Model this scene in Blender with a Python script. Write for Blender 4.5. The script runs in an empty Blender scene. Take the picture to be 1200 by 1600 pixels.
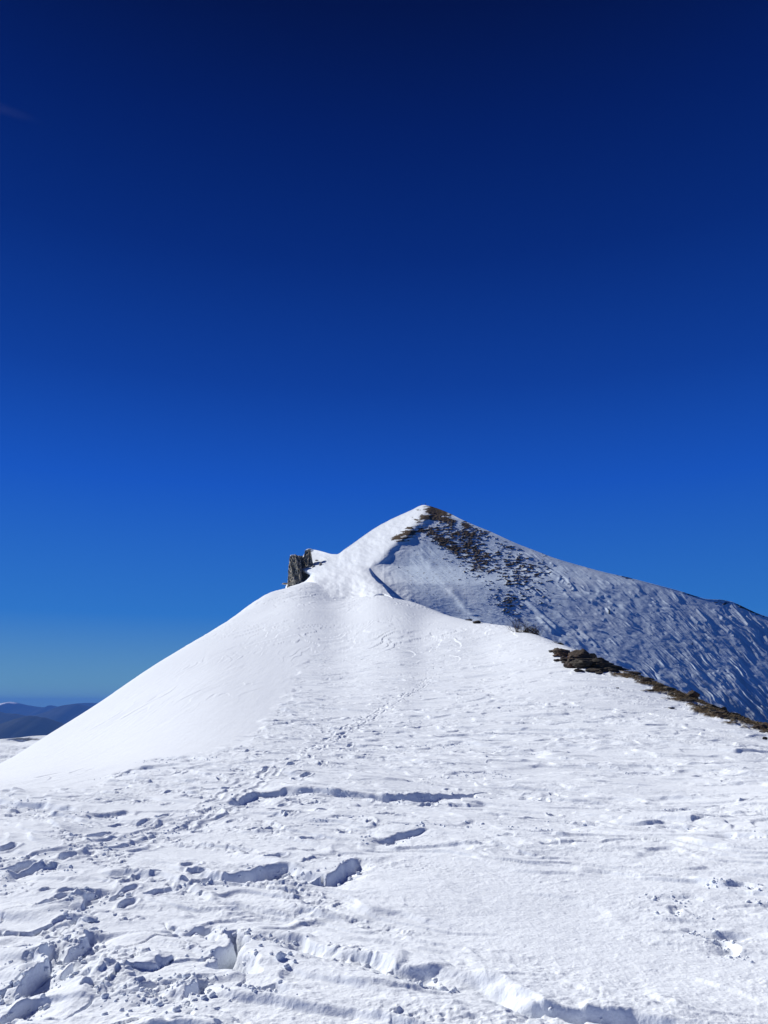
import bpy, math, random, time
import numpy as np
from mathutils import Vector, Matrix, Quaternion

T0 = time.time()
random.seed(7)
scene = bpy.context.scene
COL = scene.collection
F32 = np.float32

# ------------------------------------------------------------------ camera
FPX = 1204.0                      # focal length in pixels of the 1200 x 1600 photograph
PITCH = math.radians(14.0)
CP, SP = math.cos(PITCH), math.sin(PITCH)
EYE = 1.6

cam_d = bpy.data.cameras.new('camera')
cam_d.sensor_fit = 'VERTICAL'
cam_d.sensor_height = 24.0
cam_d.lens = 24.0 * FPX / 1600.0
cam_d.clip_start = 0.05
cam_d.clip_end = 200000.0
cam = bpy.data.objects.new('camera', cam_d)
COL.objects.link(cam)
cam.location = (0, 0, EYE)
cam.rotation_euler = (math.pi / 2 + PITCH, 0, 0)
scene.camera = cam


def ks(px, py):
    """direction through a photo pixel as x/y and (z-eye)/y"""
    a = (np.asarray(px, float) - 600.0) / FPX
    b = (800.0 - np.asarray(py, float)) / FPX
    den = CP - b * SP
    return a / den, (SP + b * CP) / den


def project(x, y, z):
    zc = np.maximum(y * CP + (z - EYE) * SP, 0.05)
    return 600 + FPX * x / zc, 800 - FPX * (-y * SP + (z - EYE) * CP) / zc


# ------------------------------------------------------------------ noise
_rng = np.random.RandomState(11)
_perm = np.concatenate([_rng.permutation(512)] * 3).astype(np.int32)
_ang = _rng.rand(512) * 2 * np.pi
_gx, _gy = np.cos(_ang).astype(F32), np.sin(_ang).astype(F32)


def perlin(x, y, seed=0):
    x = np.asarray(x, F32); y = np.asarray(y, F32)
    x0 = np.floor(x); y0 = np.floor(y)
    fx = x - x0; fy = y - y0
    xi = (x0.astype(np.int32) + seed * 37) & 511
    yi = (y0.astype(np.int32) + seed * 91) & 511
    u = fx * fx * fx * (fx * (fx * 6 - 15) + 10)
    v = fy * fy * fy * (fy * (fy * 6 - 15) + 10)
    pa = _perm[xi]; pb = _perm[(xi + 1) & 511]
    h00 = _perm[pa + yi]; h01 = _perm[pa + ((yi + 1) & 511)]
    h10 = _perm[pb + yi]; h11 = _perm[pb + ((yi + 1) & 511)]
    n00 = _gx[h00] * fx + _gy[h00] * fy
    n10 = _gx[h10] * (fx - 1) + _gy[h10] * fy
    n01 = _gx[h01] * fx + _gy[h01] * (fy - 1)
    n11 = _gx[h11] * (fx - 1) + _gy[h11] * (fy - 1)
    a = n00 + u * (n10 - n00)
    b = n01 + u * (n11 - n01)
    return (a + v * (b - a)) * F32(1.5)


def fbm(x, y, o=4, seed=0, gain=0.5):
    s = 0; amp = 1.0; f = 1.0; tot = 0
    for i in range(o):
        s = s + F32(amp) * perlin(x * f + 13.7 * i, y * f - 7.3 * i, seed + i)
        tot += amp; amp *= gain; f *= 2.03
    return s / F32(tot)


def sstep(a, b, x):
    t = np.clip((x - a) / (b - a), 0, 1)
    return t * t * (3 - 2 * t)


def gblur(a, sig, axis):
    r = int(sig * 3) + 1
    kx = np.exp(-0.5 * (np.arange(-r, r + 1) / sig) ** 2); kx /= kx.sum()
    return np.apply_along_axis(lambda v: np.convolve(np.pad(v, r, mode='edge'), kx, mode='valid'), axis, a)


def smooth_interp(x, xs, ys):
    """monotone-ish cubic (pchip) interpolation"""
    xs = np.asarray(xs, float); ys = np.asarray(ys, float)
    h = np.diff(xs); d = np.diff(ys) / h
    m = np.zeros(len(xs))
    for i in range(1, len(xs) - 1):
        if d[i - 1] * d[i] > 0:
            w1 = 2 * h[i] + h[i - 1]; w2 = h[i] + 2 * h[i - 1]
            m[i] = (w1 + w2) / (w1 / d[i - 1] + w2 / d[i])
    m[0], m[-1] = d[0], d[-1]
    x = np.asarray(x, float)
    j = np.clip(np.searchsorted(xs, x) - 1, 0, len(xs) - 2)
    t = np.clip((x - xs[j]) / h[j], 0, 1)
    t2, t3 = t * t, t * t * t
    return (2 * t3 - 3 * t2 + 1) * ys[j] + (t3 - 2 * t2 + t) * h[j] * m[j] + (-2 * t3 + 3 * t2) * ys[j + 1] + (t3 - t2) * h[j] * m[j + 1]


# ------------------------------------------------------------------ materials
def new_mat(name):
    m = bpy.data.materials.new(name); m.use_nodes = True
    nt = m.node_tree; nt.nodes.clear()
    out = nt.nodes.new('ShaderNodeOutputMaterial')
    b = nt.nodes.new('ShaderNodeBsdfPrincipled')
    nt.links.new(b.outputs[0], out.inputs[0])
    return m, nt, b


def N(nt, t, **kw):
    n = nt.nodes.new(t)
    for k, v in kw.items():
        if k in n.inputs: n.inputs[k].default_value = v
        else: setattr(n, k, v)
    return n


def noise_node(nt, co, scale, detail=4, rough=0.6, dist=0.0):
    n = N(nt, 'ShaderNodeTexNoise', Scale=scale, Detail=detail, Roughness=rough, Distortion=dist)
    nt.links.new(co, n.inputs['Vector'])
    return n


def ramp(nt, fac, stops):
    r = nt.nodes.new('ShaderNodeValToRGB')
    e = r.color_ramp.elements
    while len(e) < len(stops): e.new(0.5)
    for i, (p, c) in enumerate(stops):
        e[i].position = p; e[i].color = (*c, 1)
    nt.links.new(fac, r.inputs[0])
    return r


def mixc(nt, fac, a, b):
    n = nt.nodes.new('ShaderNodeMix'); n.data_type = 'RGBA'
    for sock, v in ((n.inputs[0], fac), (n.inputs[6], a), (n.inputs[7], b)):
        if hasattr(v, 'node'): nt.links.new(v, sock)
        elif isinstance(v, (int, float)): sock.default_value = v
        else: sock.default_value = (*v, 1)
    return n.outputs[2]


def math_node(nt, op, a, b=None, clamp=False):
    n = nt.nodes.new('ShaderNodeMath'); n.operation = op; n.use_clamp = clamp
    for i, v in enumerate((a, b)):
        if v is None: continue
        if hasattr(v, 'node'): nt.links.new(v, n.inputs[i])
        else: n.inputs[i].default_value = v
    return n.outputs[0]


SNOW = (0.765, 0.812, 0.88)
SHADE_SNOW = (0.66, 0.765, 0.89)          # snow with the blue of the shaded face put into its colour


def snow_material(name, bumps, SNOW=SNOW, bare_cols=((0.035, 0.028, 0.022), (0.12, 0.098, 0.075)), bare_scale=3.0, sss=0.0):
    m, nt, b = new_mat(name)
    geo = nt.nodes.new('ShaderNodeNewGeometry')
    pos = geo.outputs['Position']
    big = noise_node(nt, pos, bumps[0][0] * 0.2, 3)
    sa_ = N(nt, 'ShaderNodeAttribute', attribute_name='shade_tint')
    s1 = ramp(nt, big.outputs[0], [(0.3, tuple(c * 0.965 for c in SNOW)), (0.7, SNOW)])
    snow_c = mixc(nt, sa_.outputs['Fac'], s1.outputs[0], SHADE_SNOW)
    soil = ramp(nt, noise_node(nt, pos, bare_scale, 6, 0.7).outputs[0], [(0.33, bare_cols[0]), (0.68, bare_cols[1])])
    at = N(nt, 'ShaderNodeAttribute', attribute_name='bare')
    col = mixc(nt, at.outputs['Fac'], snow_c, soil.outputs[0])
    nt.links.new(col, b.inputs['Base Color'])
    b.inputs['Roughness'].default_value = 0.9
    b.inputs['Specular IOR Level'].default_value = 0.0
    if sss > 0:
        b.inputs['Subsurface Weight'].default_value = sss
        b.inputs['Subsurface Radius'].default_value = (0.35, 0.55, 1.0)
        b.inputs['Subsurface Scale'].default_value = 0.05
    prev = None
    for sc, dist in bumps:
        n = noise_node(nt, pos, sc, 3, 0.6)
        bp = N(nt, 'ShaderNodeBump', Distance=dist, Strength=1.0)
        nt.links.new(n.outputs[0], bp.inputs['Height'])
        if prev: nt.links.new(prev, bp.inputs['Normal'])
        prev = bp.outputs[0]
    nt.links.new(prev, b.inputs['Normal'])
    return m


def rock_material(name, dark, light, red, scale, redness=0.5):
    m, nt, b = new_mat(name)
    tc = nt.nodes.new('ShaderNodeTexCoord')
    co = tc.outputs['Object']
    mp = N(nt, 'ShaderNodeMapping'); mp.inputs['Scale'].default_value = (1, 1, 2.4)
    nt.links.new(co, mp.inputs[0])
    n1 = noise_node(nt, mp.outputs[0], scale, 8, 0.68, 0.6)
    base = ramp(nt, n1.outputs[0], [(0.32, dark), (0.52, tuple((d + l) / 2 for d, l in zip(dark, light))), (0.72, light)])
    n2 = noise_node(nt, co, scale * 0.45, 3, 0.5)
    rf = ramp(nt, n2.outputs[0], [(0.5, (0, 0, 0)), (0.68, (redness,) * 3)])
    col = mixc(nt, rf.outputs[0], base.outputs[0], red)
    nt.links.new(col, b.inputs['Base Color'])
    b.inputs['Roughness'].default_value = 0.85
    b.inputs['Specular IOR Level'].default_value = 0.25
    bp = N(nt, 'ShaderNodeBump', Distance=0.25 / scale, Strength=0.9)
    nt.links.new(n1.outputs[0], bp.inputs['Height'])
    nt.links.new(bp.outputs[0], b.inputs['Normal'])
    return m


M_GROUND = snow_material('snow_crust', [(9.0, 0.016), (48.0, 0.0035), (150.0, 0.0016)], bare_cols=((0.045, 0.034, 0.023), (0.15, 0.115, 0.078)), bare_scale=6.0)
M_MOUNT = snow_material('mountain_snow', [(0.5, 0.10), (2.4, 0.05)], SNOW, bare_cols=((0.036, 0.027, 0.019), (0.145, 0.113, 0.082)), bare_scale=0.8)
M_SHOULDER = snow_material('shoulder_snow', [(0.6, 0.2), (3.0, 0.05)], SNOW, bare_cols=((0.05, 0.05, 0.055), (0.2, 0.2, 0.2)), bare_scale=0.6)
M_CHUNK = snow_material('loose_snow', [(40.0, 0.008), (150.0, 0.003)])
M_ROCK = rock_material('weathered_rock', (0.010, 0.009, 0.008), (0.10, 0.086, 0.068), (0.11, 0.062, 0.042), 3.2, 0.3)
M_ROCKRED = rock_material('rusty_rock', (0.014, 0.011, 0.009), (0.11, 0.08, 0.062), (0.14, 0.068, 0.044), 3.0, 0.6)
M_ROCKPALE = rock_material('pale_weathered_rock', (0.03, 0.026, 0.02), (0.23, 0.20, 0.155), (0.16, 0.12, 0.07), 3.6, 0.4)
M_CRAG = rock_material('limestone_crag', (0.09, 0.082, 0.072), (0.56, 0.51, 0.42), (0.42, 0.33, 0.22), 0.30, 0.5)


def plain(name, dark, light, scale, rough=0.8):
    m, nt, b = new_mat(name)
    tc = nt.nodes.new('ShaderNodeTexCoord')
    r = ramp(nt, noise_node(nt, tc.outputs['Object'], scale, 4).outputs[0], [(0.3, dark), (0.7, light)])
    nt.links.new(r.outputs[0], b.inputs['Base Color'])
    b.inputs['Roughness'].default_value = rough
    b.inputs['Specular IOR Level'].default_value = 0.2
    return m


M_TWIG = plain('bare_twigs', (0.035, 0.024, 0.018), (0.11, 0.08, 0.06), 6)
M_DRY = plain('dry_leaves', (0.03, 0.02, 0.012), (0.10, 0.065, 0.035), 9)
M_GRASS = plain('dead_grass', (0.06, 0.045, 0.026), (0.21, 0.16, 0.10), 2)
M_NEEDLE = plain('conifer_needles', (0.010, 0.016, 0.010), (0.03, 0.042, 0.025), 3)
M_BARK = plain('conifer_bark', (0.03, 0.022, 0.016), (0.08, 0.06, 0.045), 5)


# ------------------------------------------------------------------ mesh helpers
def mesh_object(name, verts, faces, mat, parent=None, smooth=True, bare=None):
    me = bpy.data.meshes.new(name)
    verts = np.ascontiguousarray(verts, F32)
    faces = np.asarray(faces, np.int32)
    nf, fs = faces.shape
    me.vertices.add(len(verts)); me.vertices.foreach_set('co', verts.ravel())
    me.loops.add(nf * fs); me.loops.foreach_set('vertex_index', faces.ravel())
    me.polygons.add(nf)
    me.polygons.foreach_set('loop_start', np.arange(0, nf * fs, fs, dtype=np.int32))
    if smooth: me.polygons.foreach_set('use_smooth', np.ones(nf, bool))
    me.update(calc_edges=True)
    if bare is not None:
        a = me.attributes.new('bare', 'FLOAT', 'POINT')
        a.data.foreach_set('value', np.ascontiguousarray(bare, F32).ravel())
    me.materials.append(mat)
    o = bpy.data.objects.new(name, me)
    COL.objects.link(o)
    if parent is not None: o.parent = parent
    return o


def grid_faces(nr, nc):
    i = np.arange(nr * nc, dtype=np.int32).reshape(nr, nc)
    return np.stack([i[:-1, :-1], i[:-1, 1:], i[1:, 1:], i[1:, :-1]], -1).reshape(-1, 4)


def tag(o, label=None, cat=None, group=None, kind=None):
    if label: o['label'] = label
    if cat: o['category'] = cat
    if group: o['group'] = group
    if kind: o['kind'] = kind
    return o


def empty(name, loc, rz=0.0):
    o = bpy.data.objects.new(name, None)
    COL.objects.link(o)
    o.location = loc; o.rotation_euler = (0, 0, rz)
    o.empty_display_size = 0.2
    return o


# ------------------------------------------------------------------ near hill: base shape
CREST = [(-400, 1290, 30), (-250, 1262, 33), (-100, 1228, 38), (0, 1193, 45), (75, 1148, 55), (150, 1101, 65), (240, 1040, 82),
         (330, 986, 125), (400, 941, 200), (440, 918, 290), (460, 909.5, 320), (478, 903, 330), (492, 906, 315), (510, 918, 290), (530, 927, 268), (550, 929, 255), (575, 926, 255),
         (600, 923, 265), (640, 943, 190), (690, 957, 130), (730, 969, 104), (800, 980, 75), (860, 1001, 60), (905, 1019, 52),
         (960, 1045, 45), (1000, 1060, 41), (1050, 1081, 38), (1100, 1103, 34), (1150, 1122, 30.5), (1200, 1143, 27.5), (1320, 1195, 21), (1450, 1242, 17), (1700, 1330, 14)]
INNER = [(600, 1240, 13.5), (600, 1180, 21), (600, 1130, 30), (600, 1090, 40), (600, 1050, 55), (600, 992, 85), (600, 950, 130), (590, 938, 165),
         (500, 964, 134), (540, 950, 160), (300, 1230, 14.5), (300, 1182, 20), (300, 1130, 31), (300, 1080, 48), (300, 1030, 78),
         (150, 1238, 14), (150, 1192, 25), (150, 1148, 41), (0, 1247, 13.5), (0, 1217, 25), (-200, 1265, 13), (-200, 1255, 22),
         (450, 1100, 38), (450, 1040, 66), (450, 980, 114), (450, 944, 185), (750, 1200, 18.5), (750, 1130, 29), (750, 1080, 41), (750, 1030, 58),
         (900, 1210, 17), (900, 1150, 25), (900, 1100, 33), (900, 1050, 44), (1050, 1200, 18), (1050, 1140, 26), (1050, 1105, 33),
         (1200, 1210, 16.5), (1200, 1172, 22), (1400, 1245, 13)]
cp = np.array(CREST, float); ip = np.array(INNER, float)
ck, cs_ = ks(cp[:, 0], cp[:, 1])
ik, is_ = ks(ip[:, 0], ip[:, 1])
pts_k = np.concatenate([ck, ik]); pts_Y = np.concatenate([cp[:, 2], ip[:, 2]])
pts_q = (np.concatenate([cs_, is_]) * pts_Y + EYE) / pts_Y
for Yn in (1.5, 3.0, 5.0, 8.0):
    for kn in (-1.0, -0.6, -0.3, 0, 0.3, 0.6, 1.0):
        pts_k = np.append(pts_k, kn); pts_Y = np.append(pts_Y, Yn); pts_q = np.append(pts_q, 0.0)
KS = 3.0


def tps_basis(k, ly):
    d2 = (KS * (k[:, None] - pts_k[None])) ** 2 + (ly[:, None] - np.log(pts_Y)[None]) ** 2
    return 0.5 * d2 * np.log(d2 + 1e-9)


_n = len(pts_k)
_A = np.zeros((_n + 3, _n + 3))
_A[:_n, :_n] = tps_basis(pts_k, np.log(pts_Y)) + np.eye(_n) * 0.004
_P = np.stack([np.ones(_n), pts_k * KS, np.log(pts_Y)], 1)
_A[:_n, _n:] = _P; _A[_n:, :_n] = _P.T
_w = np.linalg.solve(_A, np.concatenate([pts_q, np.zeros(3)]))


def tps(k, Y):
    k = np.asarray(k, float).ravel(); ly = np.log(np.asarray(Y, float).ravel())
    out = np.empty(len(k))
    for s in range(0, len(k), 100000):
        e = slice(s, s + 100000)
        out[e] = tps_basis(k[e], ly[e]) @ _w[:_n] + _w[_n] + _w[_n + 1] * k[e] * KS + _w[_n + 2] * ly[e]
    return out


# coarse table over (k, lnY)
TK = np.linspace(-1.3, 1.3, 521)
TY = np.exp(np.linspace(math.log(1.0), math.log(700.0), 620))
YC = np.exp(smooth_interp(TK, ck, np.log(cp[:, 2])))
SC = smooth_interp(TK, ck, cs_)
SC = np.where(TK < ck[0], cs_[0], np.where(TK > ck[-1], cs_[-1], SC))
gk, gy = np.meshgrid(TK, TY)                     # rows: Y
Q = tps(gk, gy).reshape(gk.shape)
ZT = Q * gy                                       # height above the feet
near_w = sstep(2.0, 9.0, gy)
ZT *= near_w
zc = EYE + SC * YC
s_front = (ZT - EYE) / gy
over = np.maximum(s_front - SC[None], 0) * (gy < YC[None])
ZT -= over * gy
dd = np.maximum(gy - YC[None], 0)
curv = 0.30 / YC[None] + 0.0008
fall = SC[None] * dd - curv * dd ** 2
lim = (SC[None] + 0.75) / (2 * curv)              # where the fall reaches the steepest slope
fall = np.where(dd > lim, SC[None] * lim - curv * lim ** 2 - 0.75 * (dd - lim), fall)
ZT = np.where(gy > YC[None], zc[None] + fall, ZT)
ZT = gblur(gblur(ZT, 4.0, 0), 2.0, 1)
smax = ((ZT - EYE) / gy).max(0)
corr = (SC - smax)
wgt = sstep(0.55, 1.0, np.log(gy) / np.log(YC[None])) * np.where(gy > YC[None], 1.0, 1.0)
ZT += gblur(corr, 3.0, 0)[None] * np.minimum(gy, YC[None]) * wgt
ZS = gblur(ZT, 4.0, 1)
fw = sstep(60, 150, gy)
ZT = ZT * (1 - fw) + ZS * fw
win = (sstep(-0.16, -0.11, gk) * sstep(0.05, 0.01, gk)) * sstep(50, 110, gy)
ZT = ZT * (1 - win) + gblur(gblur(ZT, 7.0, 1), 5.0, 0) * win
corr = gblur(SC - ((ZT - EYE) / gy).max(0), 4.0, 0)
ZT += corr[None] * np.minimum(gy, YC[None]) * wgt


def table(k, Y):
    fk = np.clip((np.asarray(k) + 1.3) / 2.6 * 520, 0, 519.999)
    fy = np.clip(np.log(np.maximum(Y, 1.0)) / math.log(700.0) * 619, 0, 618.999)
    i = fy.astype(int); j = fk.astype(int); a = fy - i; b = fk - j
    # smooth (Catmull-like) weights are not needed: the table is already blurred
    return (ZT[i, j] * (1 - a) * (1 - b) + ZT[i + 1, j] * a * (1 - b) + ZT[i, j + 1] * (1 - a) * b + ZT[i + 1, j + 1] * a * b)


def base_point(px, py):
    """first place where the ray through a photo pixel meets the base hill"""
    k, s = ks(px, py)
    ys = np.exp(np.linspace(math.log(2.0), math.log(420), 1500))
    zz = (table(np.full_like(ys, k), ys) - EYE) / ys
    hit = np.where(zz >= s)[0]
    i = hit[0] if len(hit) else int(np.argmax(zz))
    Y = ys[i]
    return k * Y, Y


# ------------------------------------------------------------------ near hill: fine grid
YOFF = 3.0
nin = 1640
kcols = np.concatenate([np.linspace(-1.15, -0.585, 60)[:-1], np.linspace(-0.58, 0.58, nin), np.linspace(0.585, 1.15, 60)[1:]])
yrows = np.concatenate([np.linspace(-2.2, 3.2, 70)[:-1], np.exp(np.linspace(math.log(3.2), math.log(70), 1560))[:-1],
                        np.exp(np.linspace(math.log(70), math.log(690), 330))])
YY, KK = np.meshgrid(yrows, kcols, indexing='ij')
XX = (KK * (YY + YOFF)).astype(np.float64)
kk = np.where(YY > 1.0, XX / np.maximum(YY, 1.0), np.clip(XX, -1.3, 1.3))
ZB = table(kk, YY)
# remove the faceting of the bilinear table
PX, PY = project(XX, np.maximum(YY, 1.0), ZB)
X = XX.astype(F32); Y = YY.astype(F32); PXf = PX.astype(F32); PYf = PY.astype(F32)
NR, NC = X.shape
print('grid', NR, NC, time.time() - T0)

CT, ST = 0.83, -0.56                              # wind direction in plan
U = X * F32(CT) + Y * F32(ST)
V = -X * F32(ST) + Y * F32(CT)

# where the surface is broken up: bench in front, trampled middle; smooth flank on the left
edge_px = np.array([-400, 0, 150, 175, 290, 390, 420, 455, 470, 500, 600, 1300])
edge_py = np.array([1262, 1243, 1234, 1218, 1188, 1150, 1118, 1085, 1050, 1010, 985, 985])
edge = np.interp(PXf, edge_px, edge_py).astype(F32)
wob = fbm(X / 2.5, Y / 5.0, 3, 5) * 26
wob = wob + fbm(X / 0.7, Y / 2.0, 3, 6) * 12
rough = sstep(-13, 10, PYf - edge + wob)
far_fade = sstep(985, 1120, PYf) * F32(0.65) + F32(0.35)
left_smooth = F32(1) - rough
patch = sstep(-0.28, 0.22, fbm(U / 5.0, V / 2.4, 3, 21))     # windows of smooth drift
rf = sstep(1150, 1230, PYf) * sstep(700, 1000, PXf - (PYf - 1300) * 0.5)      # right foreground: mostly smooth drift
smooth_drift = np.exp(-(((PXf - 830) / 300) ** 2 + ((PYf - 1440 - (PXf - 830) * 0.33) / 70) ** 2))
patch = patch * (1 - 0.9 * smooth_drift)

D = np.zeros_like(X)
D += F32(0.16) * fbm(U / 9.0, V / 4.0, 3, 31) * rough
D += F32(0.045) * fbm(U / 2.6, V / 0.9, 3, 32) * rough
# terraces of eroded crust, two sizes
wx = fbm(X / 1.1, Y / 0.9, 2, 41, 0.4) * F32(0.40)
wy = fbm(X / 1.1, Y / 0.9, 2, 45, 0.4) * F32(0.40)


def terrace(n, width):
    fl = np.floor(n); fr = n - fl
    return fl + sstep(0.5 - width, 0.5 + width, fr)


n1 = fbm((U + wx * 2.0) / 5.5, (V + wy) / 1.7, 3, 51, 0.48) * F32(4.6)
t1 = terrace(n1, 0.09) - n1 * F32(0.75)
D += F32(0.030) * t1 * rough * patch
n2 = fbm((U + wx) / 1.6, (V + wy) / 0.6, 3, 61, 0.46) * F32(3.2)
t2 = terrace(n2, 0.12) - n2 * F32(0.8)
p2 = sstep(-0.1, 0.3, fbm(U / 3.0, V / 1.6, 2, 23)) * patch
D += F32(0.018) * t2 * rough * p2
# far larger drifts up on the hill
w3 = fbm(X / 5.0, Y / 9.0, 2, 73) * F32(4.0)
n3 = fbm((X + w3) / 9.0, (Y + w3 * 2) / 24.0, 3, 71, 0.45) * F32(5.0)
t3 = terrace(n3, 0.04) - n3 * F32(0.9)
hillm = sstep(1080, 1000, PYf) * sstep(880, 960, PYf)
D += F32(0.085) * t3 * hillm * sstep(-0.15, 0.25, fbm(X / 20.0, Y / 30.0, 2, 75))
D += F32(0.22) * fbm(X / 14.0, Y / 40.0, 3, 77) * sstep(1060, 950, PYf)
# wind-crust scratches on the smooth flank, running up the slope
lf = left_smooth * sstep(8, 16, Y)
gxx = X + F32(0.06) * Y
D += lf * (F32(0.020) * fbm(gxx / 0.55, Y / 7.0, 4, 171, 0.6) + F32(0.012) * fbm(X / 0.5, Y / 1.4, 3, 174, 0.6)) * (0.4 + 0.9 * sstep(-0.1, 0.4, fbm(X / 5, Y / 16, 2, 176)))
n6 = fbm((gxx + w3 * 0.2) / 2.2, (Y + w3) / 15.0, 3, 178, 0.5) * F32(3.0)
D += lf * F32(0.035) * (terrace(n6, 0.05) - n6 * F32(0.9)) * sstep(0.0, 0.35, fbm(X / 7, Y / 20, 2, 182))
D += sstep(90, 180, Y) * (F32(0.5) * fbm(X / 16.0, Y / 45.0, 4, 193, 0.55) + F32(0.16) * (terrace(n3 * 0.6, 0.06) - n3 * F32(0.54)))
# eroded plates with low edges, stretched along the wind
n4 = fbm((U + wx) / 3.0, (V + wy * 0.8) / 0.80, 3, 185, 0.46)
D += rough * (1 - 0.75 * smooth_drift) * (F32(0.026) * sstep(0.0, 0.10, n4) - F32(0.04) * np.clip(n4 - 0.05, 0, 1)) * sstep(45, 20, Y)
n5 = fbm((U + wx * 3) / 8.0, (V + wy * 2) / 1.9, 3, 189, 0.47)
D += rough * far_fade * (F32(0.050) * sstep(-0.01, 0.08, n5) - F32(0.07) * np.clip(n5 - 0.03, 0, 1)) * sstep(11, 22, Y)
# grain
near = np.exp(-np.maximum(Y - 3, 0) / 22).astype(F32)
D += F32(0.013) * fbm(X / 0.26, Y / 0.20, 4, 81, 0.6) * (0.35 + 0.65 * rough * patch) * near * rough
D += F32(0.006) * np.abs(fbm(X / 0.085, Y / 0.075, 3, 84, 0.6)) * near * (0.25 + 0.75 * patch) * rough
bil = np.abs(fbm((X + wx * 0.5) / 0.21, (Y + wy * 0.5) / 0.15, 3, 86, 0.55))
rub_m = rough * p2 * sstep(0.0, 0.35, fbm(U / 1.3, V / 0.7, 3, 89))
D += F32(0.050) * bil * rub_m * near
bil2 = np.abs(fbm(U / 0.9, V / 0.35, 3, 92, 0.55))
D += F32(0.05) * bil2 * rough * patch * sstep(8, 20, Y) * far_fade
# low wind-cut steps: they rise slowly towards the viewer and break off in a small edge
for lam, amp, sd0, fade in ((1.0, 0.050, 341, sstep(30, 16, Y)), (2.4, 0.095, 351, sstep(10, 20, Y) * sstep(110, 60, Y))):
    ph = -V / F32(lam) + F32(1.9) * fbm(U / (3.6 * lam), V / (2.2 * lam), 3, sd0, 0.42) + F32(0.10) * fbm(U / (0.4 * lam), V / (0.3 * lam), 2, sd0 + 3)
    fr = ph - np.floor(ph)
    st = fr * fr * (1 - sstep(0.90, 1.0, fr))
    pm = sstep(0.04, 0.26, fbm(U / (2.6 * lam), V / (0.95 * lam), 3, sd0 + 5))
    D += rough * fade * far_fade * (1 - 0.5 * smooth_drift) * F32(amp) * st * pm
# lumps and small holes of broken crust
sideL = F32(0.30) + F32(0.70) * sstep(820, 480, PXf)
m1 = rough * sstep(0.06, 0.30, fbm(U / 1.3, V / 0.5, 3, 311)) * (1 - 0.85 * smooth_drift) * sideL
D += F32(0.019) * sstep(0.14, 0.32, fbm(X / 0.115, Y / 0.095, 2, 314)) * m1 * near
D -= F32(0.018) * sstep(0.20, 0.36, fbm(X / 0.14, Y / 0.10, 2, 317)) * m1 * near
D += F32(0.009) * sstep(0.10, 0.30, fbm(X / 0.05, Y / 0.045, 2, 320)) * (0.3 + 0.7 * m1) * rough * np.exp(-np.maximum(Y - 3, 0) / 8).astype(F32)
m2 = rough * sstep(0.02, 0.30, fbm(U / 4.0, V / 1.5, 3, 323)) * sstep(7, 13, Y) * far_fade
D += F32(0.020) * sstep(0.16, 0.36, fbm(U / 0.55, V / 0.24, 3, 326)) * m2
D -= F32(0.022) * sstep(0.20, 0.38, fbm(U / 0.60, V / 0.26, 3, 329)) * m2
print('noise', time.time() - T0)


# polyline features -----------------------------------------------------------
def plan(poly):
    return [base_point(*p) for p in poly]


def path_field(pts, margin):
    """signed distance (+ on the camera side), along-fraction, index window"""
    P = np.array(pts)
    x0, x1 = P[:, 0].min() - margin, P[:, 0].max() + margin
    y0, y1 = P[:, 1].min() - margin, P[:, 1].max() + margin
    r0, r1 = np.searchsorted(yrows, y0), np.searchsorted(yrows, y1)
    kmin = min(x0 / (y0 + YOFF), x0 / (y1 + YOFF)); kmax = max(x1 / (y0 + YOFF), x1 / (y1 + YOFF))
    c0, c1 = np.searchsorted(kcols, kmin), np.searchsorted(kcols, kmax)
    w = (slice(max(r0, 0), r1), slice(max(c0, 0), c1))
    x, y = X[w], Y[w]
    jx = fbm(x / 0.55, y / 0.45, 2, 101, 0.38) * F32(0.13)
    jy = fbm(x / 0.55, y / 0.45, 2, 107, 0.38) * F32(0.13)
    x = x + jx; y = y + jy
    best = np.full(x.shape, 1e9, F32); sd = np.zeros_like(best); al = np.zeros_like(best)
    seg = np.hypot(*np.diff(P, axis=0).T); L = seg.sum(); acc = 0
    for i in range(len(P) - 1):
        ax, ay = P[i]; bx, by = P[i + 1]
        dx, dy = bx - ax, by - ay; l2 = dx * dx + dy * dy
        t = np.clip(((x - ax) * dx + (y - ay) * dy) / l2, 0, 1)
        ex, ey = x - ax - t * dx, y - ay - t * dy
        d = np.hypot(ex, ey)
        side = (dx * (y - ay) - dy * (x - ax))
        m = d < best
        best = np.where(m, d, best)
        sd = np.where(m, np.where(side < 0, d, -d), sd)
        al = np.where(m, (acc + t * seg[i]) / L, al)
        acc += seg[i]
    return w, sd, al, best


BROKEN = []                                       # (x, y, radius, weight) for loose crumbs


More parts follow.
